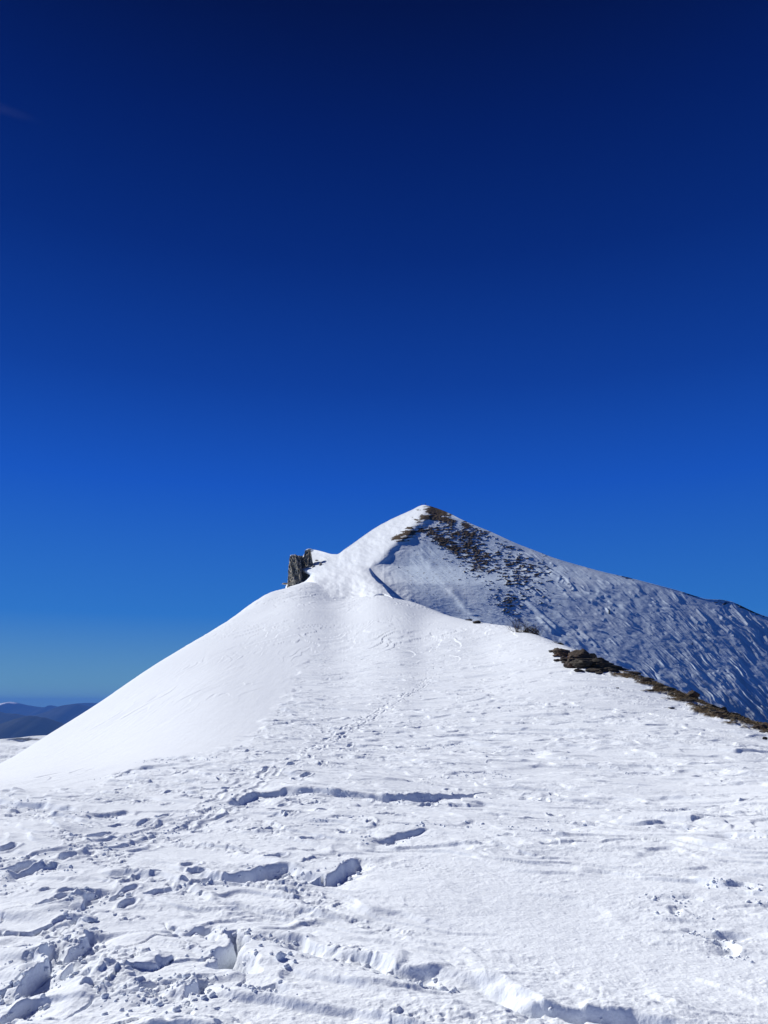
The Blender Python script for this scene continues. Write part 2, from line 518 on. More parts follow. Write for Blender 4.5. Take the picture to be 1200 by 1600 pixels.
def scarp(poly, depth, reach, lip=0.2, crumbs=1.0, wall=0.035, rubble=1.0, ends=0.22):
    """a crust edge: ground on the camera side is lower right at the edge and climbs back over `reach`.
       polylines run left to right; height, steepness and rubble at the foot vary along the edge"""
    pts = plan(poly)
    w, sd, al, best = path_field(pts, reach * 3 + 0.4)
    x, y = X[w], Y[w]
    sc = float(np.clip(np.mean([p[1] for p in pts]) / 7.0, 0.8, 4.0))
    vary = np.clip(0.62 + 0.95 * fbm(x / (0.45 * sc), y / (0.45 * sc), 3, 127, 0.6), 0.05, 1.25)
    vary = vary * rubble + 0.85 * (1 - rubble)
    wl = wall * (0.5 + 1.6 * sstep(-0.3, 0.4, fbm(x / (0.6 * sc), y / (0.6 * sc), 2, 129)))
    wl = np.maximum(wl, 0.0055 * y)
    taper = sstep(0, ends, al) * sstep(1, 1 - ends, al)
    t = np.clip((sd + wl) / (2 * wl), 0, 1); t = t * t * (3 - 2 * t)
    low = -depth * t * np.exp(-np.maximum(sd, 0) / reach)
    high = depth * lip * np.exp(-np.maximum(-sd, 0) / (reach * 1.6)) * (1 - t)
    foot = np.exp(-(np.maximum(sd, 0) / (reach * 1.1)) ** 2) * sstep(0.0, 0.06, sd)
    rub = (1 / sc ** 0.8) * np.abs(fbm(x / (0.13 * sc ** 0.6), y / (0.11 * sc ** 0.6), 4, 131, 0.6)) * F32(1.15 * depth * rubble) * foot * sstep(-0.25, 0.25, fbm(x / (0.5 * sc), y / (0.5 * sc), 2, 135))
    D[w] += ((low + high + rub) * vary * taper * np.exp(-(best / (reach * 3)) ** 4)).astype(F32)
    for (a, b) in zip(pts[:-1], pts[1:]):
        n = max(1, int(math.hypot(b[0] - a[0], b[1] - a[1]) / 0.2))
        for i in range(n):
            f = i / n
            BROKEN.append((a[0] + (b[0] - a[0]) * f, a[1] + (b[1] - a[1]) * f, reach, crumbs))


def pit(poly, depth, crumbs=1.0):
    """hole with steep broken walls"""
    P = np.array(plan(poly))
    m = 0.5
    w, sd, al, best = path_field([tuple(p) for p in P] + [tuple(P[0])], m)
    x, y = X[w], Y[w]
    jx = fbm(x / 0.55, y / 0.45, 2, 101, 0.38) * F32(0.13); jy = fbm(x / 0.55, y / 0.45, 2, 107, 0.38) * F32(0.13)
    xx, yy = x + jx, y + jy
    ins = np.zeros(x.shape, bool)
    for i in range(len(P)):
        ax, ay = P[i]; bx, by = P[(i + 1) % len(P)]
        c = ((ay > yy) != (by > yy)) & (xx < (bx - ax) * (yy - ay) / (by - ay + 1e-12) + ax)
        ins ^= c
    d = np.where(ins, best, -best)
    D[w] += (-depth * sstep(-0.03, 0.08, d) + 0.08 * depth * np.exp(-np.maximum(-d, 0) / 0.12) * (d < 0)).astype(F32)
    D[w] += (fbm(x / 0.12, y / 0.12, 3, 133) * F32(0.3 * depth) * (d > 0.0)).astype(F32)
    BROKEN.append((P[:, 0].mean(), P[:, 1].mean(), 0.25, crumbs * 4))


SCARPS = [
    # (polyline left to right in photo pixels, depth, reach)
    ([(340, 1384), (380, 1372), (415, 1360), (445, 1355), (480, 1362), (515, 1368), (540, 1358), (552, 1340), (562, 1332)], 0.19, 0.22),
    ([(345, 1262), (375, 1252), (400, 1244), (440, 1240), (500, 1240), (560, 1242), (600, 1245), (650, 1243), (690, 1240)], 0.17, 0.35),
    ([(620, 1246), (665, 1243), (700, 1240), (735, 1238), (752, 1243)], 0.14, 0.3),
    ([(700, 1250), (735, 1252), (758, 1250)], 0.12, 0.25),
    ([(-60, 1250), (0, 1252), (40, 1257), (70, 1260), (110, 1266), (140, 1270)], 0.17, 0.5),
    ([(130, 1272), (165, 1272), (210, 1268)], 0.13, 0.3),
    ([(572, 1308), (600, 1311), (640, 1306), (672, 1300)], 0.13, 0.25),
    ([(655, 1292), (690, 1290), (720, 1291), (752, 1283)], 0.09, 0.25),
    ([(505, 1284), (530, 1278), (580, 1280)], 0.06, 0.2),
    ([(376, 1458), (400, 1462), (445, 1466), (480, 1468)], 0.10, 0.15),
    ([(455, 1462), (500, 1476), (540, 1492), (580, 1505), (620, 1516), (680, 1525), (730, 1534), (770, 1548), (815, 1565), (850, 1580),
      (900, 1588), (980, 1597), (1100, 1625)], 0.13, 0.16, 0.02),
    ([(655, 1540), (690, 1541), (750, 1542)], 0.05, 0.10),
    ([(390, 1556), (430, 1550), (470, 1562)], 0.09, 0.2),
    ([(244, 1564), (270, 1572), (310, 1580)], 0.10, 0.2),
    ([(980, 1208), (1010, 1204), (1050, 1206)], 0.10, 0.4),
    ([(1030, 1261), (1050, 1258), (1073, 1252)], 0.07, 0.25),
    ([(1040, 1288), (1060, 1290), (1087, 1289)], 0.10, 0.25),
    ([(1120, 1302), (1150, 1306), (1200, 1309), (1260, 1312)], 0.12, 0.35),
    ([(1118, 1379), (1140, 1378), (1160, 1380), (1200, 1388)], 0.085, 0.16),
    ([(1020, 1392), (1060, 1395), (1085, 1392)], 0.06, 0.2),
    ([(1065, 1442), (1085, 1438), (1120, 1444), (1175, 1442)], 0.075, 0.18),
    ([(1120, 1456), (1145, 1475), (1150, 1478)], 0.08, 0.15),
    ([(1190, 1400), (1230, 1410)], 0.1, 0.2),
    ([(240, 1185), (290, 1182), (330, 1190)], 0.18, 0.6),
    ([(165, 1215), (200, 1210), (240, 1211)], 0.18, 0.5),
    ([(410, 1135), (445, 1132), (475, 1127)], 0.25, 0.9),
    ([(490, 1128), (520, 1122), (545, 1118)], 0.2, 0.9),
    ([(455, 1084), (480, 1082), (510, 1079)], 0.25, 1.2),
    ([(490, 1095), (505, 1094), (520, 1092)], 0.2, 0.9),
    ([(640, 1165), (690, 1166), (740, 1163)], 0.13, 0.8),
    ([(680, 1211), (760, 1207), (800, 1211)], 0.10, 0.6),
    ([(760, 1172), (800, 1176), (850, 1174)], 0.12, 0.6),
    ([(800, 1295), (840, 1300), (900, 1298)], 0.04, 0.3),
    ([(870, 1280), (910, 1285), (945, 1288)], 0.07, 0.25),
    ([(0, 1390), (40, 1368), (80, 1360), (140, 1365)], 0.09, 0.22),
    ([(60, 1345), (120, 1330), (170, 1325)], 0.06, 0.2),
    ([(240, 1300), (300, 1290), (330, 1280)], 0.08, 0.25),
    ([(290, 1283), (310, 1272), (330, 1262)], 0.1, 0.25),
    ([(150, 1330), (200, 1318), (250, 1308)], 0.05, 0.18),
    ([(1000, 1104), (1040, 1106), (1075, 1104)], 0.06, 0.5),
    ([(900, 1120), (950, 1124), (985, 1121)], 0.07, 0.6),
]
for q_, (poly, dp, rc, *cw) in enumerate(SCARPS):
    scarp(poly, dp * (1.0 if q_ < 7 else 0.75 if max(p[1] for p in poly) > 1140 or poly[0][0] > 600 else 0.40), rc, crumbs=cw[0] if cw else 1.0, rubble=0.06 if cw else (0.6 if q_ < 4 else 1.0), wall=0.05 if cw else 0.035, ends=0.06 if cw else (0.12 if q_ < 4 else 0.22))
# steep little breaks that run towards the camera (their right side lies in shade)
for poly, dp in [([(15, 1565), (40, 1545), (62, 1515), (90, 1478)], 0.14), ([(108, 1495), (122, 1478), (138, 1460)], 0.10),
                 ([(92, 1535), (98, 1510), (96, 1490)], 0.10), ([(125, 1425), (133, 1410), (142, 1396)], 0.10),
                 ([(208, 1575), (214, 1562), (212, 1552)], 0.09), ([(305, 1580), (312, 1555), (300, 1535)], 0.11),
                 ([(10, 1598), (30, 1585), (50, 1572)], 0.1)]:
    pts = plan(poly)
    w, sd, al, best = path_field(pts, 0.6)
    dp = dp * 0.75
    tp = sstep(0, 0.15, al) * sstep(1, 0.85, al)
    D[w] += ((-dp * sstep(-0.015, 0.02, sd) * np.exp(-np.maximum(sd, 0) / 0.16) + 0.35 * dp * np.exp(-np.maximum(-sd, 0) / 0.2) * sstep(0.015, -0.015, sd))
             * tp * np.exp(-(best / 0.5) ** 4)).astype(F32)
    for p in pts: BROKEN.append((p[0], p[1], 0.2, 2.0))
pit([(352, 1458), (376, 1456), (382, 1480), (398, 1502), (394, 1521), (360, 1522), (322, 1516), (345, 1500), (356, 1480)], 0.20)
pit([(1052, 1412), (1066, 1408), (1080, 1410), (1083, 1418), (1068, 1423), (1056, 1421)], 0.035, 0.3)
pit([(318, 1452), (330, 1447), (338, 1450), (342, 1460), (328, 1465)], 0.06, 0.3)

# crust plates low on the left ------------------------------------------------
wplate = (slice(np.searchsorted(yrows, 2.5), np.searchsorted(yrows, 9.5)), slice(0, int(NC * 0.60)))
xs, ys_ = X[wplate], Y[wplate]
pw = sstep(1395, 1450, PYf[wplate]) * sstep(470, 330, PXf[wplate] + fbm(xs / 0.6, ys_ / 0.6, 2, 141) * 90)
qx = xs / 0.55 + fbm(xs / 0.35, ys_ / 0.35, 3, 143) * F32(0.5)
qy = ys_ / 0.62 + fbm(xs / 0.35, ys_ / 0.35, 3, 147) * F32(0.5)
f1 = np.full(xs.shape, 9, F32); f2 = np.full(xs.shape, 9, F32)
cid = np.zeros(xs.shape, np.int32); rxs = np.zeros_like(f1); rys = np.zeros_like(f1)
bx, by = np.floor(qx), np.floor(qy)
for i in (-1, 0, 1):
    for j in (-1, 0, 1):
        cx, cy = bx + i, by + j
        h = _perm[(_perm[cx.astype(np.int32) & 511] + (cy.astype(np.int32) & 511)) & 511]
        fxp = cx + 0.15 + 0.7 * _gx[h] ** 2; fyp = cy + 0.15 + 0.7 * ((h % 97) / F32(97))
        ddx, ddy = qx - fxp, qy - fyp
        d = np.hypot(ddx, ddy).astype(F32)
        m = d < f1
        f2 = np.where(m, f1, np.minimum(f2, d)); f1 = np.where(m, d, f1)
        cid = np.where(m, h, cid); rxs = np.where(m, ddx, rxs); rys = np.where(m, ddy, rys)
lift = ((cid * 37 % 101) / F32(101) - 0.45)
tx = ((cid * 53 % 89) / F32(89) - 0.5); ty = ((cid * 71 % 83) / F32(83) - 0.5)
gap = sstep(0.10, 0.0, f2 - f1)
D[wplate] += (0.62 * pw * (0.045 * lift + 0.055 * tx * rxs + 0.05 * ty * rys - 0.045 * gap * sstep(-0.1, 0.3, fbm(xs / 0.5, ys_ / 0.5, 2, 149)))).astype(F32)

# footprints and ski tracks ----------------------------------------------------
rngp = random.Random(5)


def dent(x, y, ang, ln, wd, dp):
    r = ln * 1.8
    r0, r1 = np.searchsorted(yrows, y - r), np.searchsorted(yrows, y + r)
    c0 = np.searchsorted(kcols, min((x - r) / (y - r + YOFF), (x - r) / (y + r + YOFF)))
    c1 = np.searchsorted(kcols, max((x + r) / (y - r + YOFF), (x + r) / (y + r + YOFF)))
    w = (slice(r0, r1), slice(c0, c1))
    ca, sa = math.cos(ang), math.sin(ang)
    dx, dy = X[w] - x, Y[w] - y
    e = np.sqrt(((dx * ca + dy * sa) / ln) ** 2 + ((-dx * sa + dy * ca) / wd) ** 2) + fbm(dx / 0.1, dy / 0.1, 2, rngp.randint(0, 60)) * 0.25
    D[w] += (-dp * sstep(1.1, 0.75, e) + 0.35 * dp * np.exp(-((e - 1.2) / 0.22) ** 2)).astype(F32)


TRAIL = [(20, 1375), (120, 1330), (220, 1300), (320, 1262), (400, 1222), (470, 1180), (540, 1140), (600, 1105), (650, 1075), (680, 1045), (690, 1020), (672, 1000)]
tp = plan(TRAIL)
for a, b in zip(tp[:-1], tp[1:]):
    L = math.hypot(b[0] - a[0], b[1] - a[1]); ang = math.atan2(b[1] - a[1], b[0] - a[0])
    n = max(2, int(L / 0.34))
    for i in range(n):
        f = (i + rngp.random()) / n
        off = rngp.gauss(0, 0.75) + 0.15 * (-1) ** i
        x = a[0] + (b[0] - a[0]) * f - math.sin(ang) * off; y = a[1] + (b[1] - a[1]) * f + math.cos(ang) * off
        dent(x, y, ang + rngp.gauss(0, 0.3), 0.16 * rngp.uniform(0.8, 1.2), 0.07 * rngp.uniform(0.8, 1.4), rngp.uniform(0.008, 0.055) * (1.0 if y < 18 else 0.7))
        if rngp.random() < 0.35: BROKEN.append((x, y, 0.2, 0.8))
for (a0, b0, num) in [((700, 1240), (1150, 1290), 9), ((120, 1290), (520, 1240), 26), ((60, 1420), (340, 1380), 18), ((420, 1290), (700, 1270), 12), ((380, 1180), (600, 1170), 25), ((1080, 1215), (1180, 1250), 4)]:
    for i in range(num):
        px = rngp.uniform(a0[0], b0[0]); py = a0[1] + (b0[1] - a0[1]) * (px - a0[0]) / (b0[0] - a0[0]) + rngp.gauss(0, 22)
        x, y = base_point(px, py)
        dent(x, y, rngp.uniform(0.3, 1.6), 0.15 * rngp.uniform(0.6, 1.3), 0.08 * rngp.uniform(0.7, 1.4), rngp.uniform(0.008, 0.035))
for off, base in ((0, [(-20, 1372), (70, 1342), (170, 1315), (300, 1272), (420, 1205), (520, 1150), (600, 1103), (645, 1080), (668, 1060)]),
                  (0.34, [(-20, 1372), (70, 1342), (170, 1315), (300, 1272), (420, 1205), (520, 1150), (600, 1103), (645, 1080), (668, 1060)]),
                  (0, [(60, 1400), (150, 1352), (300, 1300), (360, 1270)])):
    pts = [(p[0] + off, p[1]) for p in plan(base)]
    w, sd, al, best = path_field(pts, 0.4)
    bm = fbm(X[w] / 0.7, Y[w] / 0.7, 2, 151)
    D[w] += ((-0.02 * np.exp(-(best / 0.05) ** 4) + 0.012 * np.exp(-((best - 0.09) / 0.03) ** 2)) * sstep(-0.25, 0.1, bm)).astype(F32)

# bare, stony ground along the right edge of the hill ---------------------------
bare_px = np.array([700, 860, 930, 1000, 1100, 1200, 1450]); bare_c = np.array([1000, 1019, 1042, 1062, 1100, 1133, 1230]); bare_w = np.array([0, 0, 3, 8, 15, 20, 30])
cc = np.interp(PXf, bare_px, bare_c).astype(F32); ww = np.interp(PXf, bare_px, bare_w).astype(F32)
bn = fbm(X / 1.6, Y / 1.1, 4, 161, 0.6)
bare = sstep(0.0, 0.35, (ww - np.abs(PYf - cc - 2)) / 13.0 + bn * 1.7 - 0.02) * (ww > 0.5) * (Y > 20)
D += (bare * (0.10 * np.abs(fbm(X / 0.45, Y / 0.35, 4, 165, 0.6)) + 0.05)).astype(F32)
crest_roll = sstep(1.25, 1.0, Y / np.interp(np.clip(kk, -1.29, 1.29), TK, YC)).astype(F32)
Z = (ZB + D * crest_roll).astype(F32)
print('features', time.time() - T0)

hill = mesh_object('snow_ground', np.stack([X, Y, Z], -1).reshape(-1, 3), grid_faces(NR, NC), M_GROUND, bare=bare)
tag(hill, kind='structure')


def ground_z(x, y):
    r = np.clip(np.searchsorted(yrows, y), 1, NR - 1); k = x / (y + YOFF)
    c = np.clip(np.searchsorted(kcols, k), 1, NC - 1)
    a = (y - yrows[r - 1]) / (yrows[r] - yrows[r - 1]); b = (k - kcols[c - 1]) / (kcols[c] - kcols[c - 1])
    return float((Z[r - 1, c - 1] * (1 - a) + Z[r, c - 1] * a) * (1 - b) + (Z[r - 1, c] * (1 - a) + Z[r, c] * a) * b)


def bare_at(x, y):
    r = int(np.clip(np.searchsorted(yrows, y), 1, NR - 1)); c = int(np.clip(np.searchsorted(kcols, x / (y + YOFF)), 1, NC - 1))
    return float(bare[r, c])


def on_ground(px, py):
    x, y = base_point(px, py)
    return x, y, ground_z(x, y)


# ------------------------------------------------------------------ the peak
SKY = [(440, 930), (448, 913), (456, 896), (467, 880), (478, 862), (483, 858), (492, 859), (505, 862), (520, 866), (526, 866), (540, 857), (560, 843), (580, 829), (600, 817), (625, 805), (645, 796), (656, 790.5),
       (662, 789), (670, 790.5), (685, 795), (700, 801), (720, 811), (745, 822), (765, 830), (800, 846), (840, 862), (870, 873), (900, 882),
       (940, 893), (970, 900), (1000, 907), (1030, 915), (1060, 923), (1085, 931), (1105, 936), (1125, 937), (1142, 940), (1165, 950),
       (1185, 959), (1200, 964), (1260, 985), (1400, 1035), (1650, 1128)]
sk = np.array(SKY, float)
mpx = np.concatenate([np.arange(446, 1380, 0.75), np.arange(1380, 1640, 2.0)])
msky = smooth_interp(mpx, sk[:, 0], sk[:, 1])
hc_px = np.array([c[0] for c in CREST], float); hc_py = np.array([c[1] for c in CREST], float)
mbot = np.maximum(np.interp(mpx, hc_px, hc_py) + 42, msky + 40)
NV = 520
v = np.linspace(0, 1, NV)
NX = 90                           # rows that carry the face on down into the valley behind the near crest
ext = 40 + 330 * sstep(600, 760, mpx)
v = np.concatenate([np.zeros(NX), v])
MPX = np.broadcast_to(mpx[None], (NV + NX, len(mpx))).copy()
MPY = mbot[None] + (msky - mbot)[None] * v[:, None]
MPY[:NX] += ext[None] * np.linspace(1, 1.0 / NX, NX)[:, None]
k_, s_ = ks(MPX, MPY)
ARX = np.interp(MPY, [780, 790, 810, 825, 840, 860, 885, 895, 905, 913, 920, 927, 934, 945, 1000], [664, 663, 655, 640, 624, 600, 578, 582, 589, 597, 605, 612, 616, 618, 618])


def faceL(k, s): return 66.0 / np.maximum(0.35 - s + 0.35 * k, 0.05)


def faceR(k, s):
    a = np.interp(k, [0.0, 0.15, 0.35, 0.52, 0.8], [0.10, 0.14, 0.21, 0.27, 0.29])
    b = 0.475
    return (b - 0.257 - 0.10 * 0.05) * 600.0 / np.maximum(b - s - a * k, 0.10)


# the snow ramp that carries the near hill up into the peak: one straight slope per column,
# from the hill's depth at its lower end to the left face along a faint ridge line
_rp = np.arange(395, 681, 1.0)
_kr, _s932 = ks(_rp, np.full_like(_rp, 933.0))
_hy = np.exp(np.linspace(math.log(50), math.log(300), 500))
_Y0 = np.empty_like(_rp)
for j in range(len(_rp)):
    sh_ = np.maximum.accumulate((table(np.full_like(_hy, _kr[j]), _hy) - EYE) / _hy + np.linspace(0, 1e-5, len(_hy)))
    _Y0[j] = np.interp(_s932[j], sh_, _hy)
_Y0 = np.where(_rp > 590, _Y0[195], np.where(_rp < 440, _Y0[45], _Y0))
_Y0 = gblur(np.minimum(_Y0, 235), 12, 0)
_ln = smooth_interp(_rp, [395, 440, 478, 510, 540, 567, 585, 600, 620, 640, 660, 680], [944, 917, 902, 894, 888, 886, 890, 897, 907, 918, 926, 929])
_kl, _sl = ks(_rp, _ln)
_Y1 = np.maximum(faceL(_kl, _sl) * 0.985, _Y0 * 1.3)
_m = (_sl * _Y1 - _s932 * _Y0) / (_Y1 - _Y0)
_c = _s932 * _Y0 - _m * _Y0


def ramp_depth(px, py, k, s):
    m_ = np.interp(px, _rp, _m); c_ = np.interp(px, _rp, _c); ln = np.interp(px, _rp, _ln)
    L_ = faceL(k, s)
    den = np.minimum(s - m_, -1e-4)
    R_ = c_ / den
    R_ = np.clip(R_, 60, 700)
    w_ = sstep(-9, 9, py - ln) * sstep(690, 640, px)
    return L_ * (1 - w_) + np.where(py > ln - 10, np.minimum(R_, L_ * 1.02), L_) * w_


kA, _ = ks(ARX, MPY)
Lf = ramp_depth(MPX, MPY, k_, s_)
Lf = Lf * (1 + 0.5 * sstep(492, 476, MPX) * sstep(893, 912, MPY))
Lf = np.where(MPY > 930, Lf * (1 + 0.004 * (MPY - 934)), Lf)
Rf = faceR(k_, s_)
dR = MPX - ARX
shift = np.clip(faceL(kA, s_) - faceR(kA, s_), -60, 60)
Rf = Rf + shift * np.exp(-np.maximum(dR, 0) / 240.0)
dR = dR + fbm(MPX / 22, MPY / 16, 3, 197) * (9 - 5 * sstep(875, 895, MPY))
tt = sstep(-12, 22, dR)
DEP = Lf * (1 - tt) + Rf * tt
DEP = gblur(gblur(DEP, 5, 0), 4, 1)
ts = sstep(-3, 3, dR)
DS = gblur(gblur(Lf, 4, 0), 3, 1) * (1 - ts) + gblur(gblur(Rf, 4, 0), 3, 1) * ts
ws = sstep(874, 892, MPY) * sstep(540, 560, MPX) * sstep(720, 690, MPX)
DEP = DEP * (1 - ws) + DS * ws
# bowl below the arete: hollow, then the rib that runs to the lower right
bowl = np.exp(-((dR - 62 - (MPY - 900) * 0.55) / 34) ** 2) * sstep(845, 890, MPY)
rib = np.exp(-((MPX - np.interp(MPY, [845, 880, 920, 960, 1000], [640, 668, 703, 738, 770])) / 9) ** 2) * sstep(845, 870, MPY)
DEP += 4.0 * bowl - 1.6 * rib * (1 + 1.2 * fbm(MPX / 30, MPY / 22, 2, 199))
HC_ = np.interp(MPX, hc_px, hc_py)
DEP = DEP * (1 + 0.5 * sstep(3, 20, MPY - HC_) * sstep(580, 600, MPX) * sstep(700, 665, MPX))
mx = (k_ * DEP); my = DEP; mz = EYE + s_ * DEP

# displacement towards the viewer
wpx = MPX.astype(F32); wpy = MPY.astype(F32)
right = sstep(8, 60, dR).astype(F32)
gx_ = np.arange(300, 1701, 4.0)
gang = np.radians(np.interp(gx_, [600, 700, 780, 900, 1000, 1100, 1200, 1400], [58, 50, 39, 31, 32, 38, 45, 50]))
gint = np.concatenate([[0], np.cumsum(np.tan(gang[:-1]) * 4.0)])
ang = np.interp(wpx, gx_, gang).astype(F32)
sa = wpx / np.cos(ang.mean()) + wpy * F32(0.35)
sc_ = (wpy - np.interp(wpx, gx_, gint).astype(F32)) * np.cos(ang)
wv = fbm(wpx / 60, wpy / 40, 3, 201) * F32(5)
st1 = fbm(sa / 85, (sc_ + wv) / 3.6, 3, 211, 0.45)
st2 = fbm(sa / 48, (sc_ + wv) / 2.0, 2, 221, 0.5)
st3 = fbm(sa / 70, (sc_ + wv * 2) / 12, 3, 231)
ridge = F32(1) - np.abs(st1) * F32(2.2)
calm = (F32(0.45) + F32(0.55) * sstep(700, 900, wpx)).astype(F32)
fld = fbm(wpx / 55, wpy / 34, 3, 241)
drift = sstep(0.16, 0.40, st1) * sstep(-0.22, 0.2, fld)
ridge2 = fbm(sa / 60, (sc_ + wv) / 2.3, 2, 245, 0.5)
H = calm * right * (F32(0.5) * st3 + F32(0.27) * drift + F32(0.15) * sstep(0.22, 0.42, ridge2) * sstep(-0.05, 0.3, fbm(wpx / 75, wpy / 32, 3, 247)) + F32(0.08) * st2 + F32(0.16) * fbm(wpx / 24, wpy / 14, 3, 246))
# single long drift tails
rng_d = random.Random(77)
TAILS = [(818, 936, 872, 984, 3.2, 1.1), (838, 962, 864, 988, 2.4, 0.9), (905, 984, 934, 1012, 2.6, 0.8), 
         (884, 905, 898, 922, 2.0, 0.8), (946, 950, 953, 958, 1.6, 0.8), (1086, 950, 1106, 972, 1.8, 0.8), (1148, 952, 1170, 978, 1.8, 0.8), (1048, 922, 1062, 940, 1.8, 0.7)]
for _ in range(150):
    x0_ = rng_d.uniform(800, 1230); t_ = rng_d.random()
    top_ = float(np.interp(x0_, sk[:, 0], sk[:, 1]))
    y0_ = top_ + (rng_d.uniform(8, 45) if t_ < 0.5 else rng_d.uniform(40, 190))
    ln_ = rng_d.uniform(8, 34) * (1.3 if rng_d.random() < 0.2 else 1.0)
    a_ = float(np.interp(x0_, gx_, gang)) + rng_d.gauss(0, 0.06)
    TAILS.append((x0_, y0_, x0_ + ln_ * math.cos(a_), y0_ + ln_ * math.sin(a_), rng_d.uniform(1.1, 2.2), rng_d.uniform(0.25, 0.7)))
jw = (wv * F32(0.25))
for (ax, ay, bx_, by_, wd_, hh_) in TAILS:
    c0 = max(int(np.searchsorted(mpx, min(ax, bx_) - 12)), 0); c1 = int(np.searchsorted(mpx, max(ax, bx_) + 12))
    if c1 - c0 < 3: continue
    w_ = (slice(None), slice(c0, c1))
    dx_, dy_ = bx_ - ax, by_ - ay; L2 = dx_ * dx_ + dy_ * dy_
    t_ = ((wpx[w_] - ax) * dx_ + (wpy[w_] - ay) * dy_) / L2
    e_ = np.abs((wpx[w_] - ax) * dy_ - (wpy[w_] - ay) * dx_) / math.sqrt(L2) + np.abs(jw[w_]) * 0.4
    H[w_] += (0.62 * hh_ * np.exp(-(e_ / wd_) ** 2) * sstep(-0.1, 0.35, t_) * sstep(1.06, 0.9, t_)).astype(F32)
H += F32(0.07) * fbm(wpx / 9.0, wpy / 3.6, 4, 251, 0.6) * (F32(0.45) + right * sstep(900, 760, wpx) * F32(0.8))
H += (F32(1) - right) * (F32(0.9) * fbm(wpx / 26, wpy / 15, 3, 261) + F32(0.10) * fbm(wpx / 6, wpy / 3.5, 3, 262))
# snow-free ground near the top, broken into tufts
dens = np.zeros_like(wpx)


def blob(x, y, rx, ry, amp, sl=0.0):
    global dens
    dens = np.maximum(dens, amp * np.exp(-(((wpx - x) / rx) ** 2 + ((wpy - y - (wpx - x) * sl) / ry) ** 2)))


blob(684, 800, 27, 7.5, 1.5, 0.15); blob(672, 808, 25, 5.0, 1.5, -0.12); blob(692, 812, 28, 6.0, 1.5, 0.14)
blob(636, 836, 26, 9.0, 1.15, -0.30); blob(655, 830, 26, 6, 1.0, 0.1); blob(690, 842, 46, 17, 0.90, 0.5)
blob(728, 820, 20, 7.5, 1.0, 0.35); blob(745, 830, 40, 10, 0.82, 0.4); blob(740, 868, 56, 34, 0.86, 0.5); blob(795, 940, 34, 28, 0.66, 0.3)
blob(810, 890, 60, 50, 0.66, 0.4); blob(700, 850, 50, 16, 1.0, 0.55); blob(720, 835, 60, 26, 0.8, 0.45); blob(640, 826, 10, 3.5, 1.05, 0.0)
blob(1082, 929, 26, 3.2, 1.1, 0.26); blob(1172, 953, 34, 4.5, 1.15, 0.42); blob(1130, 939, 60, 7, 0.62, 0.2); blob(980, 903, 20, 3, 0.6, 0.24)
tuft = fbm(wpx / 13.0 + wpy / 30, wpy / 2.6, 4, 271, 0.68) * F32(1.1) + fbm(wpx / 30, wpy / 10, 2, 275) * F32(0.35)
mb = sstep(0.50, 0.62, dens * 0.82 + tuft * 0.80) * sstep(-20, -6, dR)
thin = F32(0.30) * sstep(900, 1180, wpx) * sstep(930, 1060, wpy) * sstep(-0.2, 0.35, -st1 + 0.5 * fbm(wpx / 90, wpy / 60, 2, 277))
mbare = np.clip(np.maximum(mb, thin * right), 0, 1)
mbare = np.maximum(mbare, 0.55 * sstep(0.34, 0.5, fbm(wpx / 5, wpy / 2.0, 3, 281) + 0.1 * right - 0.08) * right * sstep(1000, 800, wpx))
H += mb * F32(0.35) + mb * F32(0.5) * fbm(wpx / 4.0, wpy / 2.2, 3, 285)
edge_fade = np.minimum(sstep(0, 0.05, 1 - v)[:, None] * 0.75 + 0.25, 1)
H = H * edge_fade * (1 - 0.45 * sstep(880, 905, wpy) * sstep(610, 585, wpx)) * (1 - 0.5 * np.exp(-(dR / 16) ** 2))
nx_, ny_, nz_ = np.where(dR < 0, -0.3, 0.3), -0.45, 0.84
mx = mx + nx_ * H; my = my + ny_ * H; mz = mz + nz_ * H
# lee side behind the skyline
rows = [np.stack([mx, my, mz], -1)]
last = rows[0][-1]
bk = []
for d_, f_ in ((2, 0.5), (6, 2.6), (14, 8), (40, 26), (120, 80), (300, 190)):
    p = last.copy(); p[:, 1] += d_; p[:, 0] *= 1 + d_ / 600.0; p[:, 2] = last[:, 2] - f_
    bk.append(p[None])
MV = np.concatenate(rows + bk, 0)
mb_all = np.concatenate([mbare] + [mbare[-1:] * 0.7] * len(bk), 0)
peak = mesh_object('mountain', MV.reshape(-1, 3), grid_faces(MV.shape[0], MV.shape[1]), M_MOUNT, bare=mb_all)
sc_a = peak.data.attributes.new('shade_tint', 'FLOAT', 'POINT')
scv = sstep(0, 70, dR) * (1 - 0.35 * sstep(0.0, 0.5, fbm(wpx / 80, wpy / 50, 3, 291)))  # right face only: blue of its shade tinted into the snow colour
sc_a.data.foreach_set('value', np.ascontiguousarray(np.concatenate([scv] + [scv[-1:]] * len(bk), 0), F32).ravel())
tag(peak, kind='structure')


def on_peak(px, py):
    j = int(np.argmin(np.abs(mpx - px))); i = int(np.argmin(np.abs(MPY[:, j] - py)))
    return MV[i, j]


print('peak', time.time() - T0)

